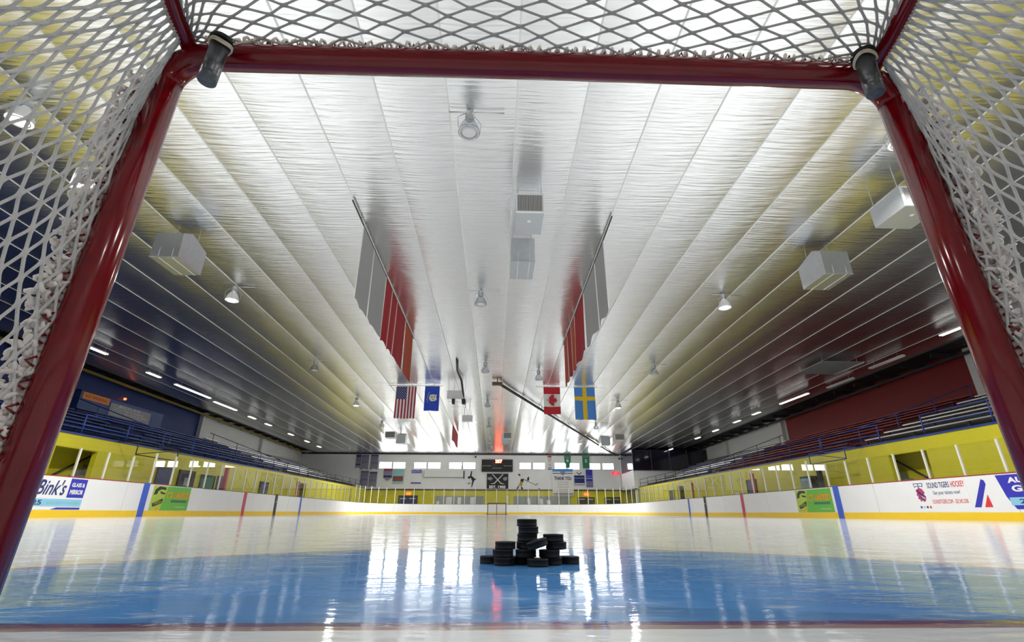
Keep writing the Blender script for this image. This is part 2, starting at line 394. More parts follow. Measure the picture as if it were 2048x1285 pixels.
struct('wall_back', MB().box(-25, 25, 64, 64.2, 2.9, 8.0), M_WHITE)
struct('wall_back', MB().box(-25, 25, 63.98, 64.2, 0, 2.78), M_YEL)
struct('trim_back', MB().box(-25, 25, 63.9, 64.0, 2.78, 2.92), M_DARK)
struct('trim_back', MB().box(-25, 25, 63.9, 64.0, 7.12, 7.3), M_DARK)
struct('wall_front', MB().box(-25.2, 25.2, -14.2, -14, 0, 9), M_WHITE)
for sd, nm in ((-1, 'left'), (1, 'right')):
    a, b = sorted((sd * 25.0, sd * 25.2))
    if sd < 0: secs = ((-14, 41.3, M_BLUEW), (41.3, 64.0, M_WHITES))
    else: secs = ((-14, 23.7, M_WHITES), (23.7, 41.1, M_REDW), (41.1, 64.0, M_WHITES))
    for y0, y1, mm in secs:
        struct('wall_' + nm, MB().box(a, b, y0, y1, 0, 8.9), mm)
    # pilasters at the colour changes
    for yp in ((41.3, 52.5) if sd < 0 else (23.2, 41.6, 52.5)):
        x0, x1 = sorted((sd * 25.0, sd * 24.7)); struct('trim_pilaster_' + nm, MB().box(x0, x1, yp - .2, yp + .35, 4.5, ZC(yp) + .3), M_WPAINT)
    # roof joists over the open strip beside the foil ceiling
    for y in range(8, 64, 2):
        x0, x1 = sorted((sd * 23.3, sd * 25.0)); z = ZC(y)
        struct('trim_joist_' + nm, MB().box(x0, x1, y - .05, y + .05, z - .02, z + .2), M_DARK)
    x0, x1 = sorted((sd * 24.2, sd * 24.35))
    bb = [(x0, 8, ZC(8) - .18), (x1, 8, ZC(8) - .18), (x1, 63.9, ZC(63.9) - .18), (x0, 63.9, ZC(63.9) - .18)]
    struct('trim_beam_' + nm, MB().hexa(bb, [(p[0], p[1], p[2] + .14) for p in bb]), M_YBEAM if sd < 0 else M_DARK)

# yellow block wall in front of the stands, with stair openings
XW = 16.4
OPEN = {-1: [(18.7, 20.7), (42.4, 44.0)], 1: [(18.4, 20.3), (44.0, 45.6)]}
def yellow_wall(sd, nm):
    ya = 4.0; segs = []
    for o0, o1 in OPEN[sd]: segs.append((ya, o0)); ya = o1
    segs.append((ya, 58.0 if sd > 0 else 63.9))
    x0, x1 = sorted((sd * XW, sd * (XW + .2)))
    for y0, y1 in segs: struct('wall_' + nm + '_stand', MB().box(x0, x1, y0, y1, 0, 2.95), M_YEL)
    for o0, o1 in OPEN[sd]:
        struct('wall_' + nm + '_stand', MB().box(x0, x1, o0, o1, 2.45, 2.95), M_YEL)
        xa, xb = sorted((sd * (XW + .2), sd * (XW + .9)))
        struct('wall_' + nm + '_stand', MB().box(xa, xb, o0 - .15, o0, 0, 2.6), M_YEL)
        struct('wall_' + nm + '_stand', MB().box(xa, xb, o1 + 1.5, o1 + 1.65, 0, 2.9), M_YEL)
        xb0, xb1 = sorted((sd * (XW + .9), sd * (XW + 1.05)))
        struct('wall_' + nm + '_stand', MB().box(xb0, xb1, o0 - .15, o1 + 1.65, 0, 2.9), M_YEL)
    bb = sorted((sd * (XW - .03), sd * (XW + .2)))
    for y0, y1 in ((4.0, 40.0), (40.0, 58.0 if sd > 0 else 63.9)): struct('trim_stand_' + nm, MB().box(bb[0], bb[1], y0, y1, 2.95, 3.02), M_RAIL if y0 < 39 else M_DARK)
yellow_wall(-1, 'left'); yellow_wall(1, 'right')
for sd, nm in ((-1, 'left'), (1, 'right')):
    for o0, o1 in OPEN[sd]:
        st = MB()
        x0, x1 = sorted((sd * (XW + .25), sd * (XW + .88)))
        for i in range(9): st.box(x0, x1, o0 + .2 + i * .3, o1 + 1.48, .22 * i, .22 * (i + 1))
        near = o0 < 30
        t = thing('staircase', 'concrete steps in the %s gap of the yellow wall on the %s' % ('near' if near else 'far', nm), 'stairs', (sd * (XW + 1.2), (o0 + o1) / 2, -0.03))
        obj('steps', st, M_CONC, t)
        xr = sd * (XW + .8)
        obj('handrail', MB().tube([(xr, o0 + .3, 1.0), (xr, o1 + .7, 2.35)], .035), M_DARK, t)
        for q in (.15, .85):
            yy = o0 + .3 + (o1 - o0 + .4) * q; zz = 1.0 + 1.35 * q; obj('rail_bracket', MB().tube([(xr, yy, zz), (sd * (XW + .91), yy, zz - .05)], .015, 6), M_DARK, t)

# ------------------------------------------------------------------ windows in the back wall
WINS = [(-14.96, -13.43), (-13.2, -11.72), (-10.53, -9.04), (-8.75, -7.25), (-6.07, -4.56), (-4.28, -2.78), (2.93, 4.33), (4.7, 6.13), (7.44, 8.85), (9.25, 10.6), (11.99, 13.3), (13.66, 15.04)]
for i, (x0, x1) in enumerate(WINS):
    o = struct('window_%d' % (i + 1), MB().box(x0, x1, 63.955, 63.97, 5.42, 6.14), M_WIN)
    f = MB(); f.box(x0 - .05, x1 + .05, 63.94, 64.0, 5.36, 5.42); f.box(x0 - .05, x1 + .05, 63.94, 64.0, 6.14, 6.2); f.box(x0 - .05, x0, 63.94, 64.0, 5.42, 6.14); f.box(x1, x1 + .05, 63.94, 64.0, 5.42, 6.14)
    obj('window_frame', f, M_WPAINT, o)

# ------------------------------------------------------------------ dasher boards and glass
def arc_path():
    """boards centre line from the near left, round the far end, to the near right; returns function s->(x,y,nx,ny) with inward normal"""
    L1 = YE - RC; A = math.pi / 2 * RC; L2 = 2 * (HW - RC)
    tot = L1 + A + L2 + A + L1
    def f(s):
        if s < L1: return (-HW, s, 1, 0)
        s2 = s - L1
        if s2 < A: a = s2 / RC; return (-HW + RC - RC * math.cos(a), L1 + RC * math.sin(a), math.cos(a), -math.sin(a))
        s2 -= A
        if s2 < L2: return (-HW + RC + s2, YE, 0, -1)
        s2 -= L2
        if s2 < A: a = s2 / RC; return (HW - RC + RC * math.sin(a), L1 + RC * math.cos(a), -math.sin(a), -math.cos(a))
        s2 -= A
        return (HW, L1 - s2, -1, 0)
    return f, tot, L1, A, L2
PATH, PTOT, PL1, PA, PL2 = arc_path()
def strip(s0, s1, d0, d1, z0, z1):
    """solid strip that follows the boards, d measured outwards from the ice-side face"""
    straight = (s1 <= PL1) or (s0 >= PTOT - PL1) or (s0 >= PL1 + PA and s1 <= PL1 + PA + PL2)
    n = 1 if straight else 4
    mb = MB(); vs = []
    for i in range(n + 1):
        x, y, nx, ny = PATH(s0 + (s1 - s0) * i / n)
        for d in (d0, d1):
            for z in (z0, z1): vs.append((x - nx * d, y - ny * d, z))
    fs = []
    for i in range(n):
        a = i * 4; b = a + 4
        fs += [(a, b, b + 1, a + 1), (a + 2, a + 3, b + 3, b + 2), (a, a + 2, b + 2, b), (a + 1, b + 1, b + 3, a + 3)]
    fs += [(0, 1, 3, 2), (n * 4, n * 4 + 2, n * 4 + 3, n * 4 + 1)]
    mb.add(vs, fs); return mb
def ztop(s):
    # the boards are a little lower in the far zone
    x, y, _, _ = PATH(s); return 1.22 - 0.15 * min(1, max(0, (y - 20) / 40))
def board(s0, s1, label, group, stripe=None):
    sm = (s0 + s1) / 2; x, y, _, _ = PATH(sm); zt = ztop(sm)
    t = thing('dasher_board', label, 'rink boards', (x, y, 0), group)
    obj('facing', strip(s0 + .008, s1 - .008, 0, .1, .22, zt), M_BOARD, t)
    obj('kick_plate', strip(s0, s1, -.01, .1, 0, .22), M_KICK, t)
    obj('cap_rail', strip(s0, s1, -.005, .14, zt, zt + .03), M_CAPR if y < 21.5 else M_CAPD, t)
    if stripe:
        c, hw, mm = stripe
        obj('painted_stripe', strip(c - hw, c + hw, -.016, 0, .0, zt + .032), mm, t)
BP = 2.54
# left side: s == y ; right side s = PTOT - y
sleft = [17.0 + BP * k for k in range(-4, 14)]; sleft = [s for s in sleft if s < PL1 - .5] + [PL1]
sright = [13.4 + BP * k for k in range(-3, 16)]; sright = [s for s in sright if s < PL1 - .5] + [PL1]
segs = []
for a, b in zip(sleft, sleft[1:]): segs.append((a, b, 'L'))
for k in range(6): segs.append((PL1 + PA * k / 6, PL1 + PA * (k + 1) / 6, 'CL'))
for k in range(4): segs.append((PL1 + PA + PL2 * k / 4, PL1 + PA + PL2 * (k + 1) / 4, 'E'))
for k in range(6): segs.append((PL1 + PA + PL2 + PA * k / 6, PL1 + PA + PL2 + PA * (k + 1) / 6, 'CR'))
for a, b in zip(sright, sright[1:]): segs.append((PTOT - b, PTOT - a, 'R'))
BL = {'L': ('plain white dasher board with yellow kick plate along the left side of the rink', 'left side boards'),
      'R': ('plain white dasher board with yellow kick plate along the right side of the rink', 'right side boards'),
      'CL': ('curved white dasher board in the far left corner', 'far left corner boards'),
      'CR': ('curved white dasher board in the far right corner', 'far right corner boards'),
      'E': ('white dasher board across the far end behind the far goal', 'far end boards')}
stripes = [(20.6, .17, M_LBLUE, 'near blue line'), (28.75, .15, M_LRED, 'red centre line'), (36.95, .13, M_LBLUE, 'far blue line')]
for a, b, z in segs:
    st = None; lab, grp = BL[z]
    if z in 'LR':
        for c, hw, mm, nm in stripes:
            cs = c if z == 'L' else PTOT - c
            if a <= cs < b:
                st = (min(max(cs, a + hw), b - hw), hw, mm); lab = 'white dasher board on the %s crossed by the stripe of the %s' % ('left' if z == 'L' else 'right', nm); grp = None
    board(a, b, lab, grp, st)
# dark gates on both sides
for sd, y, nm in ((-1, 32.8, 'left'), (1, 34.0, 'right')):
    s = y if sd < 0 else PTOT - y
    t = thing('rink_gate', 'narrow dark gate edge in the %s boards beyond the red centre stripe' % nm, 'gate', (sd * HW, y, 0))
    obj('gate_panel', strip(s - .16, s + .16, -.03, -.012, .0, 1.24), M_DARK, t)
    obj('latch', strip(s - .05, s + .05, -.045, -.03, .75, .8), M_ALU, t)

def pane(s0, s1, zt, label, group, tall=0.0):
    x, y, nx, ny = PATH(s0); sm = (s0 + s1) / 2; z0 = ztop(sm) + .03
    xm, ym, _, _ = PATH(sm)
    t = thing('glass_panel', label, 'rink glass', (xm, ym, z0), group)
    n = 1
    obj('pane', strip(s0 + .03, s1 - .03, .05, .062, z0, zt), M_GLASS, t)
    c = s0
    obj('upright', strip(c - .028, c + .028, .03, .085, z0, zt + tall), M_ALUW, t)
GP = 1.27
for sd, base in ((-1, 17.0), (1, 13.4)):
    k = -4
    while True:
        y0 = base + GP * k; y1 = y0 + GP; k += 1
        if y1 > PL1: break
        if y0 < 8: continue
        low = y0 < 20.5
        zt = 2.16 if low else 2.42
        lab = '%s clear glass panel above the %s boards' % ('low' if low else 'tall', 'left' if sd < 0 else 'right')
        grp = lab.replace('panel', 'panels')
        if sd < 0: pane(y0, y1, zt, lab, grp)
        else: pane(PTOT - y1, PTOT - y0, zt, lab, grp)
n = 12
for i in range(n): pane(PL1 + PA * i / n, PL1 + PA * (i + 1) / n, 2.75, 'clear glass panel round the far left corner', 'far left corner glass')
for i in range(8): pane(PL1 + PA + PL2 * i / 8, PL1 + PA + PL2 * (i + 1) / 8, 2.75, 'clear glass panel behind the far goal', 'far end glass')
for i in range(n): pane(PL1 + PA + PL2 + PA * i / n, PL1 + PA + PL2 + PA * (i + 1) / n, 2.75, 'clear glass panel round the far right corner', 'far right corner glass')

# ------------------------------------------------------------------ stands
STANDS = []
def stand(sd, y0, y1, mseat, mriser, label, rows=8, row0=0):
    STANDS.append((sd, y0, y1))
    t = thing('bleacher', label, 'bleachers', (sd * 17, (y0 + y1) / 2, 3.0))
    sup = MB()
    for i in range(row0, rows):
        x = XW + .35 + i * 1.02; z = 3.0 + .36 * i
        a, b = sorted((sd * (x + .55), sd * (x + .85)))
        obj('bench', MB().box(a, b, y0 + .05, y1 - .05, z + .37, z + .42), mseat, t)
        a, b = sorted((sd * x, sd * (x + .5)))
        obj('footboard', MB().box(a, b, y0 + .05, y1 - .05, z - .03, z), M_ALU if mriser is M_RISER else mriser, t)
        a, b = sorted((sd * (x + .86), sd * (x + .90))); sup.box(a, b, y0, y1, z - .02, z + .34)
        nb = max(2, int((y1 - y0) / 2.5))
        for j in range(nb + 1):
            yy = y0 + .2 + (y1 - y0 - .4) * j / nb
            a, b = sorted((sd * (x + .66), sd * (x + .72))); sup.box(a, b, yy - .03, yy + .03, z, z + .37)
    obj('riser_frame', sup, mriser, t)
    for yy in (y0 + .5, (y0 + y1) / 2, y1 - .5):
        xl = sd * (XW + 3.4); obj('support_leg', MB().box(xl - .06, xl + .06, yy - .06, yy + .06, -.03, 4.0), M_DARK, t)
stand(-1, 4.5, 26.0, M_BENCH_BLUE, M_RISER_BLUE, 'blue bleachers nearest the camera on the left side')
stand(-1, 27.2, 40.6, M_BENCH_BLUE, M_RISER_BLUE, 'blue bleachers on the left below the grey notice board', 7)
stand(-1, 41.6, 62.5, M_ALU, M_RISER, 'bare metal bleachers at the far end of the left side')
stand(1, 4.5, 22.6, M_ALU, M_RISER, 'bare grey metal bleachers nearest the camera on the right side')
stand(1, 23.7, 39.5, M_BENCH_RED, M_RISER_RED, 'red bleachers in the middle of the right side')
stand(1, 40.6, 57.8, M_ALU, M_RISER, 'bare metal bleachers at the far end of the right side')

def guard(sd, y0, y1, label, m=M_RAIL, group=None):
    t = thing('guard_rail', label, 'railing', (sd * XW, (y0 + y1) / 2, 3.02), group)
    x = sd * (XW + .08)
    for z in (3.38, 3.78): obj('rail', MB().tube([(x, y0, z), (x, y1, z)], .025, 6), m, t)
    n_ = max(1, int((y1 - y0) / 2.4))
    for j in range(n_ + 1):
        yy = y0 + (y1 - y0) * j / n_
        obj('rail_post', MB().tube([(x, yy, 3.02), (x, yy, 3.8)], .025, 6), m, t)
guard(-1, 10, 17.2, 'blue guard rail on the yellow wall, nearest on the left')
guard(-1, 19.7, 27.0, 'blue guard rail on the left yellow wall beyond the near stairs')
guard(-1, 27.1, 42.2, 'long blue guard rail in front of the far blue bleachers')
guard(-1, 44.2, 62, 'dark guard rail at the far end of the left stand', M_DARK)
guard(1, 10, 18.3, 'blue guard rail on the yellow wall, nearest on the right')
guard(1, 20.6, 24.5, 'short blue guard rail just past the near right stairs')
guard(1, 24.6, 43.8, 'long blue guard rail in front of the red bleachers')
guard(1, 45.8, 57.5, 'dark guard rail at the far end of the right stand', M_DARK)
def aisle(sd, y, label, m):
    t = thing('aisle_rail', label, 'railing', (sd * XW, y, 3.0))
    rr = range(0, 8, 2) if (sd, y) != (-1, 40.4) else range(0, 7, 2)
    P_ = lambda i: Vector((sd * (XW + .6 + i * 1.02), y, 3.0 + .36 * i))
    up = Vector((0, 0, .9)); last = max(rr)
    obj('rail', MB().tube([P_(-.3) + up, P_(last + .3) + up], .025, 6), m, t)
    for i in rr: obj('rail_post', MB().tube([P_(i), P_(i) + up], .022, 6), m, t)
aisle(-1, 40.4, 'dark sloping aisle rail between the blue and bare bleachers', M_DARK)
aisle(-1, 25.8, 'blue sloping aisle rail in the left stand', M_RAIL)
aisle(1, 22.4, 'blue sloping aisle rail between the grey and red bleachers', M_RAIL)
aisle(1, 39.3, 'dark sloping aisle rail between the red and far bare bleachers', M_DARK)

# frames round the hatches over the rink-side walkway
def hatch(sd, y0, y1, label, m):
    t = thing('hatch_railing', label, 'railing', (sd * (XW - .9), (y0 + y1) / 2, 2.42)); x = sd * (XW - .9)
    f = MB()
    for z in (2.45, 2.95): f.tube([(x, y0, z), (x, y1, z)], .022, 6)
    for y in (y0, y1): f.tube([(x, y, 2.45), (x, y, 2.97)], .022, 6); 
    for y in (y0, y1): f.tube([(x, y, 2.95), (sd * (XW + .02), y, 2.97)], .022, 6)
    obj('rail_frame', f, m, t)
    obj('brace', MB().tube([(x, y0, 2.47), (x, y1, 2.93)], .018, 6), m, t)
hatch(-1, 21.6, 24.4, 'dark pipe railing standing out from the left yellow wall', M_DARK)
hatch(1, 21.6, 24.2, 'dark pipe railing standing out from the right yellow wall', M_RAIL)

# doors, machines and columns along the walkway
FL = Frame((-XW, 0, 0), (0, 1, 0)); FR = Frame((XW, 0, 0), (0, -1, 0))
def door_on(fr, y0, y1, h, m, label, sign=False, name='service_door'):
    a0, a1 = (y0, y1) if fr is FL else (-y1, -y0)
    t = thing(name, label, 'door', fr.P((a0 + a1) / 2, -0.03, 0.03))
    leaf = fr.rect('door_leaf', a0, -.03, a1, h, m, t, .002, .04)
    f = MB()
    fr.polys('door_frame', [[(a0 - .06, -.03), (a0, -.03), (a0, h + .06), (a0 - .06, h + .06)], [(a1, -.03), (a1 + .06, -.03), (a1 + .06, h + .06), (a1, h + .06)], [(a0, h), (a1, h), (a1, h + .06), (a0, h + .06)]], M_DARK, t, .002, .06)
    fr.rect('door_handle', a1 - .14, 1.0, a1 - .06, 1.08, M_ALU, leaf, .042, .04)
    if sign: fr.rect('notice', (a0 + a1) / 2 - .15, 1.45, (a0 + a1) / 2 + .15, 1.85, M_GREYP, leaf, .044, .004)
door_on(FL, 24.6, 25.7, 2.15, M_NAVY, 'narrow navy door left of the black double doors')
door_on(FL, 26.3, 27.6, 2.15, M_INK, 'black door with a small grey notice on the left yellow wall', True)
door_on(FL, 28.3, 29.6, 2.05, M_DGREEN, 'dark green door in the left yellow wall')
door_on(FL, 30.0, 30.9, 2.1, M_NAVY, 'blue door just past the red post on the left')
door_on(FL, 35.4, 36.6, 2.1, M_NAVY, 'grey-blue door further along the left yellow wall')
door_on(FR, 31.5, 32.6, 2.15, M_NAVY, 'dark blue door in the right yellow wall')
door_on(FR, 46.5, 47.6, 2.1, M_DARK, 'dark door near the far end of the right yellow wall')
def post(sd, x, y, m, label, h=2.4, r=.09):
    o = obj('column', MB().box(x - r, x + r, y - r, y + r, -.03, h), m, None, (x, y, -.03)); tag(o, label, 'column')
post(-1, -15.9, 29.9, M_LRED, 'red square post in front of the left yellow wall', 2.6)
post(-1, -15.9, 40.9, M_LRED, 'red square post further along the left walkway', 2.5)
post(1, 15.9, 30.9, M_LRED, 'red square post beside the dark blue door on the right', 2.5)
post(1, 15.9, 24.3, M_DARK, 'dark square post next to the near right railing', 2.4)
post(1, 15.9, 40.8, M_LRED, 'far red square post behind the right boards', 2.5)
t = thing('vending_machine', 'vending machine with a blue and silver front by the right yellow wall', 'vending machine', (16.0, 25.3, -.03))
obj('cabinet', MB().box(15.75, 16.35, 24.85, 25.75, -.03, 1.95), M_DARK, t)
fv = Frame((15.75, 25.3, 0), (0, -1, 0))
fv.rect('front_panel', -.4, .9, .25, 1.85, M_SKY, t, 0, .01); fv.rect('picture', -.32, 1.2, .15, 1.75, M_GREYP, t, .01, .005)
fv.rect('dispenser_slot', -.35, .35, .2, .7, M_INK, t, 0, .01); fv.rect('control_strip', .28, .9, .42, 1.6, M_ALU, t, 0, .012)
t = thing('water_cooler', 'white upright cooler beside the dark blue door on the right', 'cooler', (16.05, 33.0, -.03))
obj('body', MB().box(15.85, 16.3, 32.8, 33.3, -.03, 1.45), M_WPAINT, t)
Frame((15.85, 33.05, 0), (0, -1, 0)).rect('front_label', -.18, .5, .18, 1.2, M_TEAL, t, 0, .006)
# team bench shelters of clear panels
for sd, y0, y1, nm in ((-1, 31.6, 35.0, 'left'), (1, 26.3, 30.6, 'right')):
    t = thing('team_bench', 'players bench behind the %s glass' % nm, 'bench', (sd * 15.2, (y0 + y1) / 2, -.03))
    a, b = sorted((sd * 15.1, sd * 15.45)); obj('seat', MB().box(a, b, y0, y1, .45, .5), M_WOODB, t)
    for yy in (y0 + .3, (y0 + y1) / 2, y1 - .3): obj('leg', MB().box(a + .08, b - .08, yy - .04, yy + .04, -.03, .45), M_DARK, t)

# blue boxed-in booth high on the left wall with signs
t = thing('press_booth', 'boxed-in dull blue booth above the left bleachers', 'booth', (-24.6, 31.9, 4.4))
obj('booth_wall', MB().box(-24.98, -24.3, 28.2, 35.6, 5.2, 6.75), M_BLUEB, t)
obj('booth_trim', MB().box(-24.98, -24.27, 28.1, 35.7, 6.75, 6.8), M_BLUEW, t)
FB = Frame((-24.3, 0, 0), (0, 1, 0))
t = thing('orange_sign', 'small orange sign with dark lettering on the blue booth', 'sign', (-24.28, 29.4, 6.5))
FB.rect('sign_board', 28.35, 6.33, 30.4, 6.72, M_ORANGE, t, .004, .02); FB.text('lettering', 'NO SMOKING', 28.5, 6.43, 30.25, 6.62, M_BRICK, t, .026)
t = thing('grey_notice_board', 'grey notice board with pale lettering on the blue booth', 'sign', (-24.28, 32.4, 5.8))
FB.rect('sign_board', 30.55, 5.55, 34.3, 6.55, M_GREYP, t, .004, .02)
FB.text('heading', 'RULES', 31.3, 6.38, 33.2, 6.5, M_WPAINT, t, .026)
for i, (tx, wd) in enumerate((('NO RUNNING', 1.7), ('NO FOOD OR DRINK', 2.1), ('ON THE ICE', 1.5), ('SKATE AT YOUR OWN RISK', 2.1))):
    FB.text('lettering', tx, 31.9, 6.18 - i * .17, 31.9 + wd, 6.28 - i * .17, M_WPAINT, t, .026)
FB.rect('picture', 30.75, 5.75, 31.55, 6.35, M_GREYPAN, t, .025, .004)
t = thing('warning_light', 'small glowing orange light high on the blue wall', 'light', (-24.85, 32.3, 7.15))
obj('glow_dome', MB().lathe([(0, .08), (.07, .06), (.09, 0), (.07, -.06), (0, -.08)], (-24.85, 32.3, 7.15), 12), M_SPOT, t)
obj('bracket', MB().box(-25.0, -24.9, 32.27, 32.33, 7.12, 7.18), M_DARK, t)

# ------------------------------------------------------------------ board advertising
AL = Frame((-HW + .0, 0, 0), (0, 1, 0)); AR = Frame((HW, 0, 0), (0, -1, 0))
def ad_ct(fr, a0, a1, label):
    t = thing('board_advertisement', label, 'advertisement', fr.P((a0 + a1) / 2, .22, .01)); w_ = a1 - a0
    zt = 1.18
    fr.rect('backing', a0, .23, a1, zt, M_GREEN, t, .001, .004)
    fr.poly('yellow_panel', [(a0, .23), (a0 + .26 * w_, .23), (a0 + .36 * w_, zt), (a0, zt)], M_LIME, t, .005, .003)
    U = lambda l: [(a0 + x * w_, .23 + y * (zt - .23)) for x, y in l]
    fr.polys('emblem', [U([(.03, .62), (.05, .85), (.14, .98), (.30, .95), (.31, .84), (.19, .86), (.12, .78), (.11, .66)]),
                        U([(.17, .78), (.31, .72), (.30, .66), (.20, .68)]),
                        U([(.04, .28), (.28, .5), (.29, .38), (.27, .28), (.07, .14)])], M_INK, t, .008, .002)
    fr.poly('emblem_tick', U([(.12, .14), (.17, .0), (.26, .18), (.19, .1)]), M_ORANGE, t, .008, .002)
    fr.text('emblem_lettering', 'UNITED', *U([(.07, .24)])[0], *U([(.27, .38)])[0], M_LIME, t, .011)
    fr.text('lettering', 'CT UNITED', *U([(.36, .5)])[0], *U([(.97, .76)])[0], M_ORANGE, t, .009, .03)
    fr.rect('green_strip', *U([(.50, .34)])[0], *U([(.93, .44)])[0], M_DGREEN, t, .008, .002)
    fr.text('web_line', 'CTUNITEDHOCKEY', *U([(.66, .12)])[0], *U([(.93, .17)])[0], M_WPAINT, t, .009)
ad_ct(AL, 21.05, 23.6, 'green and yellow CT UNITED advertisement on the left boards')
ad_ct(AR, -23.5, -20.95, 'green and yellow CT UNITED advertisement on the right boards')
t = thing('board_advertisement', 'white and blue glass company advertisement on the near left boards', 'advertisement', (-HW, 14.9, .22))
AL.rect('backing', 12.6, .23, 17.62, 1.17, M_WPAINT, t, .001, .003)
AL.text('script_lettering', "Bink's", 15.78, .66, 16.85, 1.12, M_NAVY, t, .005, .015, .35)
AL.rect('blue_panel', 16.95, .60, 17.62, 1.18, M_ROYAL, t, .004, .004)
AL.text('panel_lettering', 'GLASS &', 17.02, .93, 17.55, 1.06, M_WPAINT, t, .009, .04); AL.text('panel_lettering', 'MIRROR', 17.02, .70, 17.55, .85, M_WPAINT, t, .009, .04)
AL.rect('pale_strip', 12.6, .33, 17.62, .55, M_SKY, t, .004, .004); AL.text('phone_lettering', '203-335-7625', 14.2, .37, 16.1, .51, M_NAVY, t, .009, .02)
AL.text('small_lettering', 'FREE ESTIMATES', 16.3, .40, 17.5, .47, M_TEAL, t, .009)
AL.poly('navy_foot', [(16.5, .24), (17.62, .24), (17.62, .30), (16.7, .30)], M_ROYAL, t, .004, .004)
t = thing('board_advertisement', 'blue auto glass advertisement on the near right boards', 'advertisement', (HW, 12.6, .22))
AR.poly('backing', [(-13.75, 1.19), (-10.8, 1.19), (-10.8, .3), (-13.45, .3), (-13.62, .62)], M_ROYAL, t, .001, .004)
AR.text('lettering', 'AUTO', -13.45, .97, -12.55, 1.12, M_WPAINT, t, .006, .04); AR.text('lettering', 'GLASS', -13.4, .74, -12.3, .91, M_WPAINT, t, .006, .04)
AR.rect('pale_strip', -13.55, .40, -10.8, .60, M_SKY, t, .006, .003); AR.text('phone_lettering', '203-335-7625', -13.3, .44, -11.3, .56, M_NAVY, t, .01, .02)
t = thing('board_advertisement', 'hockey ticket advertisement with a striped crest on the right boards', 'advertisement', (HW, 15.9, .22))
AR.rect('backing', -16.8, .24, -14.72, 1.17, M_WPAINT, t, .001, .003)
def cr(l, cx=-16.45, cy=.60, s=.55): return [(cx + x * s, cy + y * s) for x, y in l]
AR.polys('crest_ribbon', [cr([(-.35, .95), (.35, .95), (.3, .72), (.12, .78), (0, .70), (-.12, .78), (-.3, .72)])], M_NAVY, t, .005, .002)
AR.polys('crest_ribbon_face', [cr([(-.30, .91), (-.03, .91), (-.03, .76), (-.12, .82), (-.26, .77)]), cr([(.03, .91), (.30, .91), (.26, .77), (.12, .82), (.03, .76)])], M_WPAINT, t, .008, .001)
AR.polys('crest_head', [cr([(-.28, .55), (-.22, .38), (-.3, .3), (-.2, .2), (-.24, .05), (-.12, .05), (-.1, -.1), (.05, -.02), (.15, -.12), (.3, 0), (.36, .2), (.24, .3), (.34, .42), (.2, .62), (.0, .7), (-.14, .62)])], M_PINK, t, .005, .002)
AR.polys('crest_stripe', [cr([(-.1, .5), (.2, .32), (.3, .18), (.1, .26), (-.15, .38)]), cr([(-.12, .2), (.1, .02), (.24, .0), (.0, .18)]), cr([(-.22, .6), (-.05, .55), (-.1, .42)])], M_NAVY, t, .008, .002)
AR.polys('crest_muzzle', [cr([(.02, .22), (.28, .12), (.3, .04), (.1, .1)])], M_SKY, t, .008, .002)
AR.text('lettering', 'SOUND TIGERS', -16.1, .95, -15.28, 1.12, M_NAVY, t, .005, .01); AR.text('red_lettering', 'HOCKEY', -15.22, .95, -14.76, 1.12, M_REDP, t, .005, .01)
AR.text('lettering', 'Get your tickets now!', -15.95, .72, -14.98, .86, M_NAVY, t, .005); AR.text('red_lettering', 'SOUNDTIGERS.COM - 203.345.2300', -16.05, .48, -14.8, .60, M_REDP, t, .005)
for i, mm in enumerate((M_NAVY, M_TEAL, M_NAVY, M_REDP)): AR.polys('social_icon', [[(-16.55 + i * .12 + .04 * math.cos(q), .38 + .04 * math.sin(q)) for q in [k * math.pi / 4 for k in range(8)]]], mm, t, .005, .002)
t = thing('board_advertisement', 'blue slash and red triangle emblem on the right boards', 'advertisement', (HW, 14.6, .22))
AR.poly('blue_slash', [(-14.66, .36), (-14.46, .36), (-14.10, .98), (-14.12, 1.08), (-14.20, 1.12)], M_ROYAL, t, .002, .004)
AR.poly('red_triangle', [(-14.34, .36), (-14.10, .36), (-14.15, .70)], M_REDP, t, .002, .004)

# ------------------------------------------------------------------ far goal
def arcpts(c, r, a0, a1, n, f): return [f(c, r, a0 + (a1 - a0) * i / n) for i in range(n + 1)]
def goal(x0, y0, face, sc, detailed):
    """face=+1: opening towards +Y.  local coordinates: across x, depth d away from the opening, z"""
    def P(x, d, z): return (x0 + x * sc, y0 - face * d * sc, z * sc)
    return P
t = thing('far_hockey_goal', 'small distant hockey goal at the far end of the ice', 'hockey goal', (0.04, 56.5, 0))
gx = 0.04; hw = 1.0; hh = 1.15
for sx in (-1, 1): obj('post', MB().tube([(gx + sx * hw, 56.5, 0), (gx + sx * hw, 56.5, hh)], .045), M_BROWN, t)
obj('crossbar', MB().tube([(gx - hw, 56.5, hh), (gx + hw, 56.5, hh)], .045), M_BROWN, t)
obj('centre_pipe', MB().tube([(gx, 57.4, 0), (gx, 57.25, .6), (gx, 56.95, hh)], .03), M_BROWN, t)
bf = MB().tube([(gx - hw, 56.5, .03), (gx - hw - .15, 57.0, .03), (gx - hw + .2, 57.5, .03), (gx + hw - .2, 57.5, .03), (gx + hw + .15, 57.0, .03), (gx + hw, 56.5, .03)], .03)
obj('base_frame', bf, M_INK, t)
obj('goal_line_bar', MB().box(gx - hw - .25, gx + hw + .25, 56.45, 56.49, 0, .03), M_CAPD, t)
mbn = MB()
for i in range(25):
    x = gx - hw + .02 + i * (2 * hw - .04) / 24
    mbn.tube([(x, 57.5, .03), (x, 57.3, .6), (x, 56.95, hh), (x, 56.5, hh)], .006, 3)
for i in range(12):
    z = .05 + i * .1; mbn.tube([(gx - hw, 56.52, z), (gx - hw + .1, 57.35, z), (gx + hw - .1, 57.35, z), (gx + hw, 56.52, z)], .006, 3)
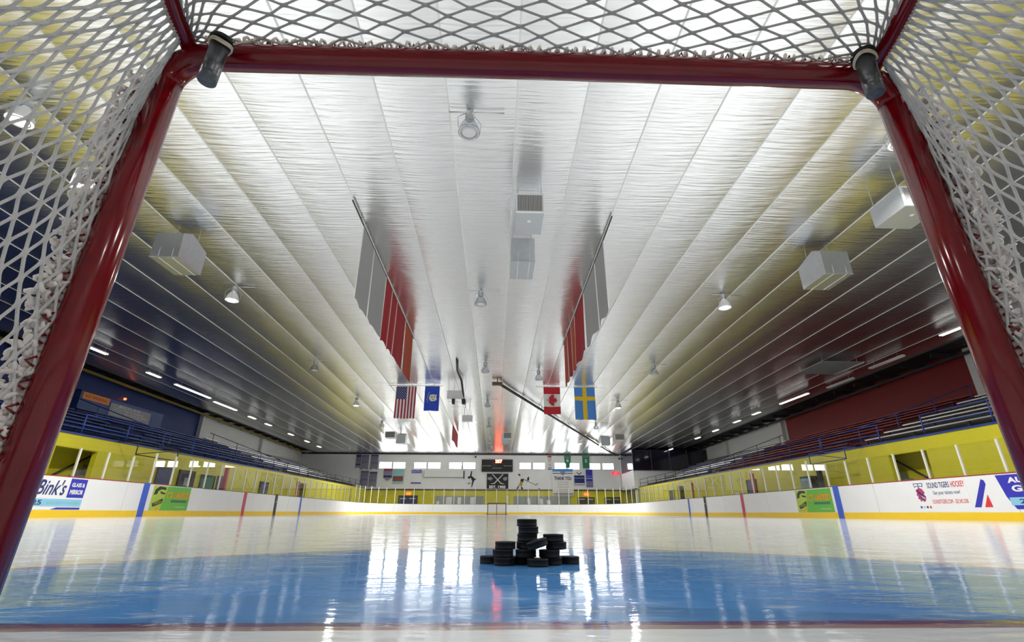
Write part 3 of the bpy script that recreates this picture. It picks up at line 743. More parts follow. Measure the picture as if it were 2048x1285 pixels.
obj('netting', mbn, M_CORDD, t)

# ------------------------------------------------------------------ back wall fittings
FW = Frame((0, 63.95, 0), (1, 0, 0))
t = thing('scoreboard', 'black scoreboard with a glowing clock on the back wall', 'scoreboard', (0, 63.8, 5.0))
FW.rect('cabinet', -1.95, 5.03, 2.02, 6.54, M_INK, t, .0, .18)
FW.text('clock_digits', '257', -.22, 6.11, .68, 6.53, M_LED, t, .19, .05)
FW.polys('clock_outline', [[(-.55, 6.1), (-.52, 6.1), (-.52, 6.52), (-.55, 6.52)], [(-.55, 6.07), (.8, 6.07), (.8, 6.10), (-.55, 6.10)]], M_REDP, t, .181, .004)
FW.text('lettering', 'OUR SHARKS', -1.85, 5.72, -.75, 5.80, M_WPAINT, t, .185, .02); FW.text('lettering', 'OUR GUESTS', .85, 5.72, 1.92, 5.80, M_WPAINT, t, .185, .02)
FW.text('lettering', 'PERIOD', -.5, 5.80, .1, 5.88, M_PINK, t, .185, .02); FW.text('lettering', 'SHOTS ON GOAL', -.58, 5.45, .62, 5.53, M_WPAINT, t, .185, .02)
t = thing('anniversary_sign', 'black sign with crossed hockey sticks reading EST. 1983', 'sign', (.12, 63.9, 2.97))
FW.rect('border', -1.35, 2.90, 1.55, 4.90, M_WPAINT, t, .0, .02); FW.rect('backing', -1.27, 2.98, 1.47, 4.82, M_INK, t, .02, .01)
FW.polys('hockey_sticks', [[(-.62, 4.74), (-.52, 4.76), (.60, 3.66), (.95, 3.60), (.95, 3.55), (.52, 3.58)], [(.86, 4.74), (.76, 4.76), (-.36, 3.66), (-.74, 3.60), (-.74, 3.55), (-.28, 3.58)]], M_WPAINT, t, .032, .006)
FW.polys('team_emblem', [[(-1.15, 4.35), (-.75, 4.42), (-.45, 4.2), (-.75, 4.1), (-.62, 3.9), (-.85, 4.02), (-1.15, 4.1)], [(.75, 4.25), (1.0, 4.4), (1.35, 4.38), (1.3, 4.1), (1.1, 3.95), (.9, 4.0)]], M_GREYP, t, .032, .004)
FW.text('lettering', 'EST. 1983', -.95, 3.04, 1.12, 3.38, M_WPAINT, t, .034, .05)

def pennant(x0, x1, z1, z0, label, m, stripes_=(), notch=.18, y=63.9, group=None, txt=None, tail=1):
    f = Frame((0, y, 0), (1, 0, 0)); t = thing('wall_banner', label, 'banner', ((x0 + x1) / 2, y, z0), group); c = (x0 + x1) / 2
    pts = [(x0, z1), (x0, z0 if tail > 0 else z0 + notch), (c, z0 + notch if tail > 0 else z0), (x1, z0 if tail > 0 else z0 + notch), (x1, z1)]
    f.poly('cloth', pts, m, t, 0, .01)
    obj('hanging_rod', MB().tube([(x0 - .03, y, z1), (x1 + .03, y, z1)], .015, 6), M_ALU, t)
    for (a, b, mm) in stripes_: f.rect('printed_band', x0 + .04, z1 - b, x1 - .04, z1 - a, mm, t, .011, .003)
    if txt:
        for tx, za, hgt, mm in txt: f.text('lettering', tx, x0 + .12, z1 - za - hgt, x1 - .12, z1 - za, mm, t, .012)
    return t
pennant(-18.0, -17.35, 7.1, 5.35, 'narrow striped banner with dark tail, leftmost on the back wall', M_PURP, ((.05, .4, M_NAVY), (1.15, 1.35, M_NAVY)), txt=[('91', .5, .5, M_INK)])
pennant(-17.3, -16.35, 7.05, 5.2, 'upper grey banner of the left pair at the back wall', M_PURP, ((.1, .2, M_NAVY), (1.2, 1.35, M_PURP)), txt=[('DIVISION', .3, .12, M_FNAVY), ('CHAMPIONS', .5, .12, M_FNAVY), ('2004', .75, .3, M_FNAVY)])
pennant(-17.2, -16.2, 5.1, 3.1, 'lower grey banner of the left pair at the back wall', M_PURP, ((.1, .2, M_NAVY),), txt=[('STATE', .3, .15, M_FNAVY), ('CHAMPIONS', .55, .12, M_FNAVY), ('2006', .9, .3, M_FNAVY)])
pennant(-16.15, -15.15, 7.1, 5.2, 'upper grey banner nearest the first window', M_PURP, ((.1, .25, M_NAVY),), txt=[('LEAGUE', .35, .15, M_FNAVY), ('CHAMPIONS', .6, .12, M_FNAVY), ('2008', .9, .3, M_FNAVY)])
pennant(-16.1, -15.1, 5.0, 3.1, 'lower grey banner nearest the first window', M_PURP, ((.1, .25, M_NAVY),), txt=[('REGIONAL', .35, .12, M_FNAVY), ('CHAMPIONS', .6, .12, M_FNAVY), ('2010', .9, .3, M_FNAVY)])
pennant(-14.33, -13.25, 5.38, 3.9, 'purple pointed banner with pale crest below the first window', M_PURP, ((.08, .3, M_PINK), (.85, 1.1, M_FNAVY)), .35, tail=-1)
t = pennant(-13.15, -11.8, 5.34, 3.55, 'teal banner with a blue ring and dark lower half', M_TEAL, ((.88, 1.5, M_BRICK),), .0, txt=[('ICE HOCKEY', 1.15, .3, M_REDP)])
FW.polys('ring_emblem', [[(-12.5 + .33 * math.cos(q), 4.98 + .28 * math.sin(q)) for q in [k * math.pi / 8 for k in range(16)]]], M_NAVY, t, -.03 + .05, .003)
FW.polys('ring_face', [[(-12.5 + .25 * math.cos(q), 4.98 + .21 * math.sin(q)) for q in [k * math.pi / 8 for k in range(16)]]], M_SKY, t, .025, .003)
FW.poly('puck_shape', [(-12.62, 4.87), (-12.5, 5.1), (-12.38, 5.1), (-12.4, 4.92)], M_NAVY, t, .03, .003)
t = pennant(-10.86, -9.5, 5.2, 3.55, 'white framed skating poster with blue bands', M_WPAINT, ((.0, .38, M_ROYAL), (1.48, 1.63, M_ROYAL)), .0, txt=[('SKATING', .1, .2, M_WPAINT)])
FW.polys('skater_figure', [[(-10.3, 4.65), (-10.2, 4.72), (-10.08, 4.62), (-9.98, 4.35), (-9.65, 4.1), (-9.68, 4.04), (-10.05, 4.22), (-10.1, 3.98), (-10.18, 3.98), (-10.2, 4.3)], [(-10.7, 4.58), (-10.25, 4.62), (-9.8, 4.56), (-9.8, 4.52), (-10.25, 4.54), (-10.7, 4.53)]], M_SKY, t, .02, .003)
FW.rect('dark_caption', -10.8, 3.78, -10.4, 3.95, M_INK, t, .02, .003)
t = pennant(6.5, 7.07, 7.05, 5.15, 'narrow red, white and blue banner beside the green one', M_FWHITE, ((.02, .2, M_FRED), (.36, .42, M_FRED), (1.45, 1.52, M_FNAVY), (1.62, 1.72, M_FNAVY)), txt=[('NO', .55, .22, M_FNAVY), ('12', 1.0, .25, M_FNAVY)])
t = pennant(7.05, 9.75, 5.42, 2.15, 'large white THANK YOU banner with blue bands', M_FWHITE, ((0, .33, M_FSKY), (.5, .58, M_FNAVY), (2.95, 3.03, M_INK), (3.12, 3.18, M_INK)), .0, y=63.78)
ft = Frame((0, 63.78, 0), (1, 0, 0)); ft.text('lettering', 'THANK YOU', 7.3, 4.05, 9.5, 4.5, M_NAVY, t, .012, .04)
for i, tx in enumerate(('TO ALL OUR', 'RINK STAFF', 'COACHES', 'AND PLAYERS', 'THIS SEASON WAS YOURS')): ft.text('small_lettering', tx, 7.65 + .08 * (i % 2), 3.72 - i * .3, 9.1 - .08 * (i % 2), 3.9 - i * .3, M_GREYP, t, .012)
ft.poly('crest', [(8.1, 5.1), (8.75, 5.1), (8.7, 4.8), (8.42, 4.62), (8.15, 4.8)], M_PURP, t, .016, .003)
t = pennant(9.9, 11.2, 4.65, 3.48, 'navy banner with a white top beside the thank you banner', M_FNAVY, ((.95, 1.1, M_WPAINT), (.3, .36, M_SKY)), .0)
FW.poly('white_crest', [(9.95, 4.65), (11.15, 4.65), (11.15, 5.05), (10.9, 4.9), (10.75, 5.1), (10.3, 5.1), (10.15, 4.9), (9.95, 5.05)], M_WPAINT, t, .0, .01)
FW.poly('crest_letter', [(10.2, 5.0), (10.55, 4.7), (10.9, 5.0), (10.85, 5.06), (10.55, 4.84), (10.25, 5.06)], M_INK, t, .012, .003)
t = pennant(11.4, 12.25, 5.37, 3.22, 'blue banner with a white oval, rightmost of the lower banners', M_ROYAL, ((1.05, 1.12, M_WPAINT), (1.45, 2.1, M_PURP)), .0, txt=[('DIV II', .72, .2, M_SKY), ('STATE', 1.55, .2, M_FNAVY), ('2012', 1.82, .22, M_FNAVY)])
FW.polys('oval', [[(11.82 + .33 * math.cos(q), 5.1 + .17 * math.sin(q)) for q in [k * math.pi / 8 for k in range(16)]]], M_WPAINT, t, -.03 + .05, .003)
def jersey(x0, x1, z1, z0, num, m, label, taper):
    f = Frame((0, 63.7, 0), (1, 0, 0)); t = thing('hanging_jersey', label, 'banner', ((x0 + x1) / 2, 63.7, z0))
    c = (x0 + x1) / 2
    f.poly('cloth', [(x0, z1), (x0 + taper * .3, z0 + .7), (x0 + taper, z0 + .45), (x0 + taper, z0), (x1 - taper, z0), (x1 - taper, z0 + .45), (x1 - taper * .3, z0 + .7), (x1, z1)], m, t, 0, .02)
    f.text('number', num, c - .14, z0 + .72, c + .14, z0 + 1.12, M_WPAINT, t, .021, .02)
    f.rect('name_band', c - .3, z1 - .26, c + .3, z1 - .18, M_GREYP, t, .021, .002)
    obj('hanging_rod', MB().tube([(x0, 63.7, z1), (x1, 63.7, z1)], .015, 6), M_ALU, t)
    for x in (x0 + .1, x1 - .1): obj('hanging_wire', MB().tube([(x, 63.7, z1), (x, 63.7, ZC(63.7) + .01)], .006, 5), M_ALU, t)
jersey(8.65, 9.53, 7.1, 5.55, '6', M_DGREEN, 'dark green hanging jersey with the number 6', .16)
jersey(11.0, 11.93, 7.15, 5.5, '5', M_DGREEN, 'plain green hanging banner with the number 5', .03)
t = thing('exit_sign', 'glowing red EXIT sign right of the last window', 'exit sign', (15.2, 63.9, 4.8))
FW.rect('light_box', 14.8, 4.78, 15.66, 5.07, M_EXIT, t, .0, .08); FW.text('lettering', 'EXIT', 15.0, 4.83, 15.55, 5.02, M_WPAINT, t, .082, .03)
for x, z, lab in ((-2.75, 6.85, 'small dark camera left of the scoreboard under the ceiling'), (15.85, 6.72, 'small dark camera beside the booth on the back wall')):
    t = thing('security_camera', lab, 'camera', (x, 63.8, z)); obj('housing', MB().box(x - .1, x + .1, 63.6, 63.85, z - .1, z + .1), M_DARK, t); obj('bracket', MB().box(x - .03, x + .03, 63.85, 63.99, z - .02, z + .02), M_ALU, t)
t = thing('roller_screen', 'long closed white roller screen under the windows', 'screen', (-6.7, 63.9, 4.3))
FW.rect('casing', -9.2, 4.38, -4.25, 5.1, M_WPAINT, t, 0, .12); FW.rect('lower_lip', -9.2, 4.30, -4.25, 4.38, M_GREYP, t, 0, .14); FW.rect('end_bracket', -4.25, 4.2, -4.13, 5.12, M_INK, t, 0, .15); FW.rect('end_bracket', -9.28, 4.3, -9.2, 5.1, M_GREYP, t, 0, .15)
t = thing('skater_mural', 'black painted figure skater on the back wall left of the scoreboard', 'mural', (-3.3, 63.94, 3.1))
FW.polys('dark_figure', [[(-3.28, 5.12), (-3.16, 5.1), (-3.2, 4.5), (-2.95, 4.35), (-2.78, 4.15), (-2.6, 4.22), (-2.62, 4.1), (-2.85, 3.98), (-2.95, 3.7), (-3.1, 3.2), (-3.2, 3.1), (-3.15, 3.6), (-3.1, 3.95), (-3.35, 4.2), (-3.55, 4.15), (-3.7, 4.3), (-3.65, 4.45), (-3.4, 4.5)], [(-3.7, 3.6), (-3.3, 3.72), (-3.3, 3.65), (-3.65, 3.52)]], M_INK, t, 0, .004)
FW.polys('white_highlight', [[(-3.55, 4.15), (-3.3, 4.3), (-3.2, 4.1), (-3.3, 3.85), (-3.5, 3.9)]], M_WPAINT, t, .005, .003)
t = thing('player_mural', 'painted hockey player in white and gold reaching with a stick', 'mural', (3.8, 63.94, 2.9))
pm = lambda l: [(2.51 + x, 2.9 + y) for x, y in l]
FW.polys('jersey_shape', [pm([(.25, 1.9), (.5, 2.2), (.9, 2.25), (1.3, 2.05), (1.62, 1.65), (1.55, 1.3), (1.25, 1.1), (.95, 1.35), (.6, 1.25), (.4, 1.5)])], M_FWHITE, t, 0, .004)
FW.polys('dark_shading', [pm([(.22, 1.95), (.45, 1.85), (.5, 1.6), (.25, 1.75)]), pm([(1.35, 1.4), (1.6, 1.6), (1.6, 1.15), (1.4, 1.05)]), pm([(.55, 1.3), (1.0, 1.3), (.8, .85), (.6, .55), (.45, .7)]), pm([(.0, .1), (.15, .05), (.35, .45), (.25, .5)]), pm([(.55, .35), (.75, .3), (.85, .05), (.6, .05)])], M_INK, t, .006, .003)
FW.polys('gold_sock', [pm([(.5, .95), (.75, 1.0), (.7, .45), (.5, .4)]), pm([(.3, .65), (.5, .8), (.4, .4), (.2, .3)])], M_GOLD, t, .010, .003)
FW.polys('stick', [pm([(1.05, 1.15), (1.12, 1.22), (2.4, .62), (2.75, .8), (2.8, .7), (2.42, .5)])], M_GREYP, t, .004, .003)
FW.polys('puck_mark', [pm([(2.75, .05), (2.95, .05), (2.95, .15), (2.75, .15)])], M_INK, t, 0, .004)
FW.polys('helmet', [pm([(.95, 2.28), (1.05, 2.45), (1.3, 2.42), (1.35, 2.2), (1.15, 2.1)])], M_FWHITE, t, .004, .003)

def panel_wall(x0, x1, label, group):
    f = Frame((0, 63.9, 0), (1, 0, 0)); t = thing('grey_panel_row', label, 'panels', ((x0 + x1) / 2, 63.9, -.03))
    f.rect('backing', x0, -.03, x1, 2.12, M_GREYPAN, t, 0, .05)
    n_ = int((x1 - x0) / 1.35)
    for i in range(1, n_): f.rect('panel_joint', x0 + (x1 - x0) * i / n_ - .015, .0, x0 + (x1 - x0) * i / n_ + .015, 2.1, M_DARK, t, .05, .01)
panel_wall(-7.57, -1.6, 'row of grey wall panels left of the far goal', None); panel_wall(2.17, 9.3, 'row of grey wall panels right of the far goal', None)
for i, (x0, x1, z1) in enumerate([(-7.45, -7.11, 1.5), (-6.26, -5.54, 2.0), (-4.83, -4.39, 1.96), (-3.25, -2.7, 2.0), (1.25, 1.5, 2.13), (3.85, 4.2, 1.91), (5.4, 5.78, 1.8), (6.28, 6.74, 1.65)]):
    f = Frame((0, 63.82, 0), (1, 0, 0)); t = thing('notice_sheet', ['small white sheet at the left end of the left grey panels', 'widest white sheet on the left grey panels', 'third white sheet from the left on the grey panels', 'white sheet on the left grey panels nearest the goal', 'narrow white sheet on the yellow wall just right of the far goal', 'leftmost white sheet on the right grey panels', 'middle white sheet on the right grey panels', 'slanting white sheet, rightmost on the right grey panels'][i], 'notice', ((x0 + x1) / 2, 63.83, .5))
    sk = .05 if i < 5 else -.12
    f.poly('sheet', [(x0 - sk, .6), (x1 - sk, .6), (x1, z1), (x0, z1)], M_FWHITE, t, 0, .01)  # white shape painting in a window reflection from the far glass
    obj('clip', MB().box((x0 + x1) / 2 - .05, (x0 + x1) / 2 + .05, 63.79, 63.84 if i != 4 else 63.98, z1 - .03, z1 + .03), M_ALU, t)  # added fixing for the reflection shape
def far_doors(x0, x1, z1, label, m, arch=False):
    f = Frame((0, 63.9, 0), (1, 0, 0)); t = thing('double_doors', label, 'door', ((x0 + x1) / 2, 63.9, -.03)); c = (x0 + x1) / 2
    f.rect('frame', x0, -.03, x1, z1, M_DARK, t, 0, .03)
    l1 = f.rect('door_leaf', x0 + .12, 0, c - .02, z1 - .15, m, t, .03, .03); l2 = f.rect('door_leaf', c + .02, 0, x1 - .12, z1 - .15, m, t, .03, .03)
    f.rect('push_bar', x0 + .25, 1.75, c - .2, 1.82, M_ALU, l1, .06, .03); f.rect('push_bar', c + .2, 1.75, x1 - .25, 1.82, M_ALU, l2, .06, .03)
far_doors(-12.23, -9.82, 2.16, 'navy double doors in the back wall left of the grey panels', M_NAVY)
far_doors(10.2, 12.37, 2.05, 'dark double doors in the back wall right of the grey panels', M_DARK)
far_doors(13.6, 15.7, 2.05, 'dark wide doors in the back wall below the booth', M_DARK)
for x, lab in ((-11.0, 'orange exit lamp above the navy double doors'), (11.35, 'orange-red exit lamp above the dark double doors')):
    t = thing('door_exit_lamp', lab, 'exit sign', (x, 63.85, 2.3)); FW.rect('light_box', x - .25, 2.25, x + .25, 2.5, M_SPOT, t, .0, .1); FW.text('lettering', 'EXIT', x - .2, 2.29, x + .2, 2.46, M_LRED, t, .102)
# booth in the far right corner
t = thing('viewing_booth', 'white corner booth with dark windows above the far right corner', 'booth', (19.5, 60.5, 2.83))
bz = ZC(58)
obj('lower_wall', MB().box(15.95, 24.9, 58, 63.95, 2.83, 4.78), M_WPAINT, t)
obj('window_band', MB().box(15.99, 24.9, 58.04, 63.95, 4.78, ZC(64) - .12), M_DGLASS, t)
for x in (15.97, 18.2, 20.4, 22.5): obj('mullion', MB().box(x - .04, x + .04, 57.97, 58.06, 4.78, ZC(64) - .12), M_WOODB, t)
obj('mullion', MB().box(15.93, 16.0, 63.6, 63.9, 2.83, ZC(64) - .12), M_WPAINT, t)
obj('sill', MB().box(15.9, 24.9, 57.94, 63.95, 4.76, 4.82), M_ALU, t)
obj('floor_edge', MB().box(15.93, 24.9, 57.95, 63.95, 2.72, 2.83), M_DARK, t)
for x in (16.1, 20.0, 24.0): obj('support_post', MB().box(x - .08, x + .08, 58.1, 58.26, -.03, 2.72), M_WPAINT, t)
t = thing('corner_railing', 'dark rail frame on the wall in the far left corner', 'railing', (-19, 63.6, 2.9))
rf = MB()
for z in (3.0, 3.35, 3.7): rf.tube([(-20.4, 63.7, z), (-18.2, 63.7, z)], .02, 6)
for x in (-20.4, -19.3, -18.2): rf.tube([(x, 63.7, 2.9), (x, 63.7, 3.72)], .02, 6)
obj('rail_frame', rf, M_DARK, t); obj('fixing_bracket', MB().box(-18.25, -18.15, 63.7, 63.92, 2.9, 3.0), M_DARK, t)

# ------------------------------------------------------------------ ceiling equipment
def highbay(x, y, lit, label, power=1.0):
    zc = ZC(y) - .03; zb = zc - .62
    t = thing('high_bay_lamp', label, 'ceiling lamp', (x, y, zb))
    obj('ballast_housing', MB().lathe([(0, .60), (.07, .60), (.10, .52), (.10, .36), (.06, .32), (0, .32)], (x, y, zb), 16), M_GALV2, t)
    obj('reflector', MB().lathe([(.09, .33), (.14, .28), (.19, .18), (.225, .05), (.235, .0), (.228, .0), (.218, .05), (.18, .18), (.13, .27), (.085, .31)], (x, y, zb), 28), M_PRISM if not lit else M_WPAINT, t)
    lens = obj('lens', MB().lathe([(0, -.03), (.08, -.028), (.14, -.015), (.16, .0), (.14, .015), (0, .02)], (x, y, zb), 24), M_ON if lit else M_OFF, t)
    obj('lens_ring', MB().lathe([(.16, -.012), (.185, -.012), (.185, .012), (.16, .012), (.16, -.012)], (x, y, zb), 24), M_GALV2, lens)
    cg = MB()
    for k in range(4):
        a = k * math.pi / 2 + .4; cg.tube([(x + .1 * math.cos(a), y + .1 * math.sin(a), zb + .5), (x + .27 * math.cos(a), y + .27 * math.sin(a), zb + .33), (x + .24 * math.cos(a), y + .24 * math.sin(a), zb + .05)], .008, 5)
    obj('wire_guard', cg, M_GALV, t)
    obj('conduit', MB().tube([(x - .45, y, zc - .05), (x + .75, y, zc - .05)], .012, 6).tube([(x, y, zb + .58), (x, y, zc + .02)], .02, 6), M_GALV, t)
    if lit:
        ld = D.lights.new('lamp_light', 'AREA'); ld.shape = 'DISK'; ld.size = .42; ld.energy = LAMP_W * power; ld.color = (1.0, .98, .94); ld.spread = math.radians(170)
        lo = D.objects.new('lamp_light', ld); COL.objects.link(lo); lo.parent = t; lo.location = (0, 0, -.06)
ROWS = [-8.9, -.4, 8.0, 16.7, 25.6, 34.1, 42.4, 51.0]
rown = {-8.9: 'rearmost', -.4: 'near end', 8.0: 'nearest', 16.7: 'second', 25.6: 'third', 34.1: 'fourth', 42.4: 'fifth', 51.0: 'sixth'}
for y in ROWS:
    for x, cn in ((-10.1, 'left'), (8.65, 'right')):
        lit = y in (-8.9, -.4, 8.0, 16.7, 34.1, 51.0)  # rows behind camera are unseen; sixth row lit to brighten the back wall
        highbay(x, y, lit, '%s high bay lamp, %s row from the camera in the %s line' % ('lit' if lit else 'unlit', rown[y], cn), 1.8 if y > 50 else 0.4 if y > 30 else 1.0)  # sixth row lit and boosted to 1.8 to brighten the back wall
    if y in (7.7, 8.0, 16.7, 25.6, 34.1, 42.4, 51.0): highbay(-.78, y, False, 'unlit high bay lamp, %s row from the camera in the centre line' % rown[y])
highbay(-.65, 57.6, False, 'small unlit high bay lamp closest to the scoreboard')
highbay(2.3, 27.0, False, 'unlit high bay lamp beside the Canadian flag')

def fluo(x, y, label, L=1.2, group=None, lit=True):
    z = ZC(y) - .30
    t = thing('strip_light', label, 'ceiling light', (x, y, z), group)
    obj('housing', MB().hexa([(x - .12, y - L / 2, z + .02), (x + .12, y - L / 2, z + .02), (x + .12, y + L / 2, z + .02), (x - .12, y + L / 2, z + .02)], [(x - .06, y - L / 2, z + .1), (x + .06, y - L / 2, z + .1), (x + .06, y + L / 2, z + .1), (x - .06, y + L / 2, z + .1)]), M_WPAINT, t)
    for dx in (-.06, .06): obj('tube', MB().tube([(x + dx, y - L / 2 + .03, z), (x + dx, y + L / 2 - .03, z)], .018, 8), M_FLU if lit else M_FLUOFF, t)
    for dy in (-L * .35, L * .35): obj('hanger', MB().tube([(x, y + dy, z + .1), (x, y + dy, ZC(y) - .01)], .006, 5), M_ALU, t)
for y in (23.8, 28.1, 40.5, 43.6, 48.7, 53.1, 56.9): fluo(-20.4, y, 'short strip light over the left bleachers', group='strip lights over the left bleachers')
for y in (19.6, 37.2, 40.5, 44.8, 49.1, 57.2): fluo(20.4, y, 'short strip light over the right bleachers', group='strip lights over the right bleachers')
for x, y, L, lab in ((-20.3, 32.0, 4.0, 'long strip light over the blue bleachers'), (-20.4, 36.3, 3.2, 'second long strip light over the blue bleachers'), (20.9, 24.2, 2.4, 'strip light over the near end of the red bleachers'), (21.2, 28.4, 2.4, 'strip light over the middle of the red bleachers'), (20.6, 32.4, 3.4, 'long strip light over the far end of the red bleachers')):
    fluo(x, y, lab, L, lit=x < 0 or y > 32)
t = thing('ceiling_access_panel', 'flat grey-green panel hung below the ceiling above the red bleachers', 'ceiling panel', (18.4, 25.2, 7.7))
obj('sheet', MB().hexa([(17.2, 24.0, 7.72), (19.5, 24.0, 7.72), (19.5, 26.4, 7.70), (17.2, 26.4, 7.70)], [(17.2, 24.0, 7.75), (19.5, 24.0, 7.75), (19.5, 26.4, 7.73), (17.2, 26.4, 7.73)]), M_GREYPAN, t)
obj('edge_strip', MB().box(19.48, 19.54, 24.0, 26.4, 7.69, 7.76), M_WPAINT, t)
for x, y in ((17.4, 24.2), (19.3, 24.2), (17.4, 26.2), (19.3, 26.2)): obj('hanger', MB().tube([(x, y, 7.74), (x, y, ZC(y))], .01, 5), M_ALU, t)

def louvre_unit(x, y, w_, lab, flip=1):
    z0 = 7.1 - .0185 * (y - 10); z1 = ZC(y) - .25; h = .56
    t = thing('fan_unit', lab, 'ventilation unit', (x, y, z0))
    y2 = y + 1.0
    obj('casing', MB().box(x - w_ / 2, x + w_ / 2, y + .02, y2, z0, z0 + h), M_GALV2, t)
    fr_ = MB(); f = .035
    fr_.box(x - w_ / 2, x + w_ / 2, y - .02, y + .02, z0, z0 + f).box(x - w_ / 2, x + w_ / 2, y - .02, y + .02, z0 + h - f, z0 + h).box(x - w_ / 2, x - w_ / 2 + f, y - .02, y + .02, z0 + f, z0 + h - f).box(x + w_ / 2 - f, x + w_ / 2, y - .02, y + .02, z0 + f, z0 + h - f)
    obj('grille_frame', fr_, M_WPAINT, t)
    obj('grille_backing', MB().box(x - w_ / 2 + f, x + w_ / 2 - f, y + .012, y + .02, z0 + f, z0 + h - f), M_LOUV, t)
    g = MB(); n_ = 22
    for i in range(n_):
        xx = x - w_ / 2 + f + (w_ - 2 * f) * (i + .5) / n_; g.box(xx - .004, xx + .005, y - .01, y + .012, z0 + f, z0 + h - f)
    obj('grille_slats', g, M_WPAINT, t)
    obj('label_plate', MB().box(x - .04, x + .04, y + .35, y + .43, z0 - .004, z0), M_WPAINT, t)
    for sx in (-1, 1):
        for yy in (y + .1, y2 - .1): obj('hanger', MB().tube([(x + sx * (w_ / 2 - .05), yy, z0 + h), (x + sx * (w_ / 2 - .05), yy, ZC(yy) - .01)], .012, 5), M_GALV, t)
def duct_unit(x, y, w_, lab):
    z0 = 7.0 - .0185 * (y - 12); t = thing('duct_unit', lab, 'ventilation unit', (x, y, z0))
    h = .78
    # sloping elbow then box
    prof = [(y, z0), (y + 1.15, z0), (y + 1.15, z0 + h), (y + .35, z0 + h + .2), (y - .02, z0 + h)]
    mb = MB(); n_ = len(prof)
    vs = [(x - w_ / 2, a, b) for a, b in prof] + [(x + w_ / 2, a, b) for a, b in prof]
    mb.add(vs, [tuple(range(n_)), tuple(range(2 * n_ - 1, n_ - 1, -1))] + [(i, (i + 1) % n_, (i + 1) % n_ + n_, i + n_) for i in range(n_)])
    obj('duct_body', mb, M_GALV, t)
    for fx in (-.2, .28):
        obj('seam_strip', MB().box(x + fx * w_ - .006, x + fx * w_ + .006, y - .008, y, z0, z0 + h).box(x + fx * w_ - .006, x + fx * w_ + .006, y, y + 1.15, z0 - .008, z0), M_WPAINT, t)
    obj('flange', MB().box(x - w_ / 2 - .01, x + w_ / 2 + .01, y - .012, y + .01, z0 - .01, z0 + .02), M_GALV2, t)
    for sx in (-1, 1): obj('hanger', MB().tube([(x + sx * (w_ / 2 - .05), y + .7, z0 + h + .05), (x + sx * (w_ / 2 - .05), y + .7, ZC(y + .7) - .01)], .012, 5), M_GALV, t)
louvre_unit(.65, 10.0, .70, 'grilled fan box hanging over the centre of the ice, nearest'); duct_unit(.6, 12.3, .70, 'bare metal duct box just past the central fan box')
louvre_unit(-9.6, 9.4, .85, 'grilled fan box on the left, half hidden by the red post'); duct_unit(-9.75, 12.4, .80, 'bare metal duct box on the left near the red post')
louvre_unit(10.2, 9.4, .95, 'grilled fan box on the right touching the red post outline'); duct_unit(10.3, 12.7, .85, 'bare metal duct box on the right near the red post')
louvre_unit(-9.75, 44.4, .9, 'small distant grilled fan box on the left'); duct_unit(-9.3, 47.2, .9, 'small distant duct box on the left')
louvre_unit(.9, 44.4, .75, 'small distant grilled fan box above the scoreboard'); duct_unit(.75, 47.0, .7, 'small distant duct box above the scoreboard')
louvre_unit(11.3, 44.8, .9, 'small distant grilled fan box on the right near the diagonal beam'); duct_unit(10.6, 47.6, .9, 'small distant duct box on the right near the diagonal beam')

# hanging banners in two rows
def hang_banner(x, y0, y1, z1, z0, m, label, group=None, wav=.03, skew=0.0):
    t = thing('hanging_banner', label, 'banner', (x, (y0 + y1) / 2, z1), group)
    for y in (y0 + .15, y1 - .15): obj('hanging_wire', MB().tube([(x, y, z1 - .01), (x, y, ZC(y) + .01)], .006, 5), M_ALU, t)
    ny, nz = 10, 8; vs = []; fs = []
    for th in (0, .006):
        for j in range(nz + 1):
            for i in range(ny + 1):
                u = i / ny; v = j / nz; y = y0 + (y1 - y0) * u
                vs.append((x + th + wav * v * math.sin(u * 7 + y0) + skew * v, y, z1 + (z0 - z1) * v + .05 * v * math.sin(u * 9 + y1)))
    N = (ny + 1) * (nz + 1)
    for j in range(nz):
        for i in range(ny):
            a = j * (ny + 1) + i; fs += [(a, a + 1, a + ny + 2, a + ny + 1), (a + N, a + N + ny + 1, a + N + ny + 2, a + N + 1)]
    obj('cloth', MB().add(vs, fs, 0, True), m, t)
    for yy, u in ((y0, 0), (y1, 1)):
        he = MB(); he.tube([(x + .003 + wav * v * math.sin(u * 7 + y0) + skew * v, yy, z1 + (z0 - z1) * v + .05 * v * math.sin(u * 9 + y1)) for v in (0, .25, .5, .75, 1)], .014, 5)
        obj('hem', he, M_HEM if m is not M_BANW else M_FWHITE, t)
zt = lambda y: ZC(y) - .10
LB = [(12.45, 13.75, M_BANW, 'pale'), (13.8, 15.6, M_BANW, 'pale'), (15.7, 16.75, M_BANR, 'red'), (16.8, 17.75, M_BANR, 'red'), (17.8, 19.65, M_BANR, 'red'), (19.75, 21.7, M_BANO, 'orange-brown')]
ln = ['nearest pale grey banner of the left hanging row', 'wide pale grey banner before the red ones on the left', 'first red banner of the left hanging row', 'second red banner of the left hanging row', 'widest red banner of the left hanging row', 'orange-brown banner at the far end of the left hanging row']
for (a, b, m, c), lab in zip(LB, ln): hang_banner(-4.18, a, b, zt(a) , 5.78, m, lab)
RB = [(13.0, 14.35, M_BANW), (14.45, 16.6, M_BANW), (16.75, 18.9, M_BANR), (19.0, 20.0, M_BANO), (20.05, 21.2, M_BANR), (21.25, 22.3, M_BANO)]
rn = ['nearest pale grey banner of the right hanging row', 'wide pale grey banner before the red ones on the right', 'widest red banner of the right hanging row', 'orange-brown banner between two red ones on the right', 'last red banner of the right hanging row', 'narrow brown banner at the far end of the right hanging row']
for (a, b, m), lab in zip(RB, rn): hang_banner(3.17, a, b, zt(a), 5.8, m, lab)
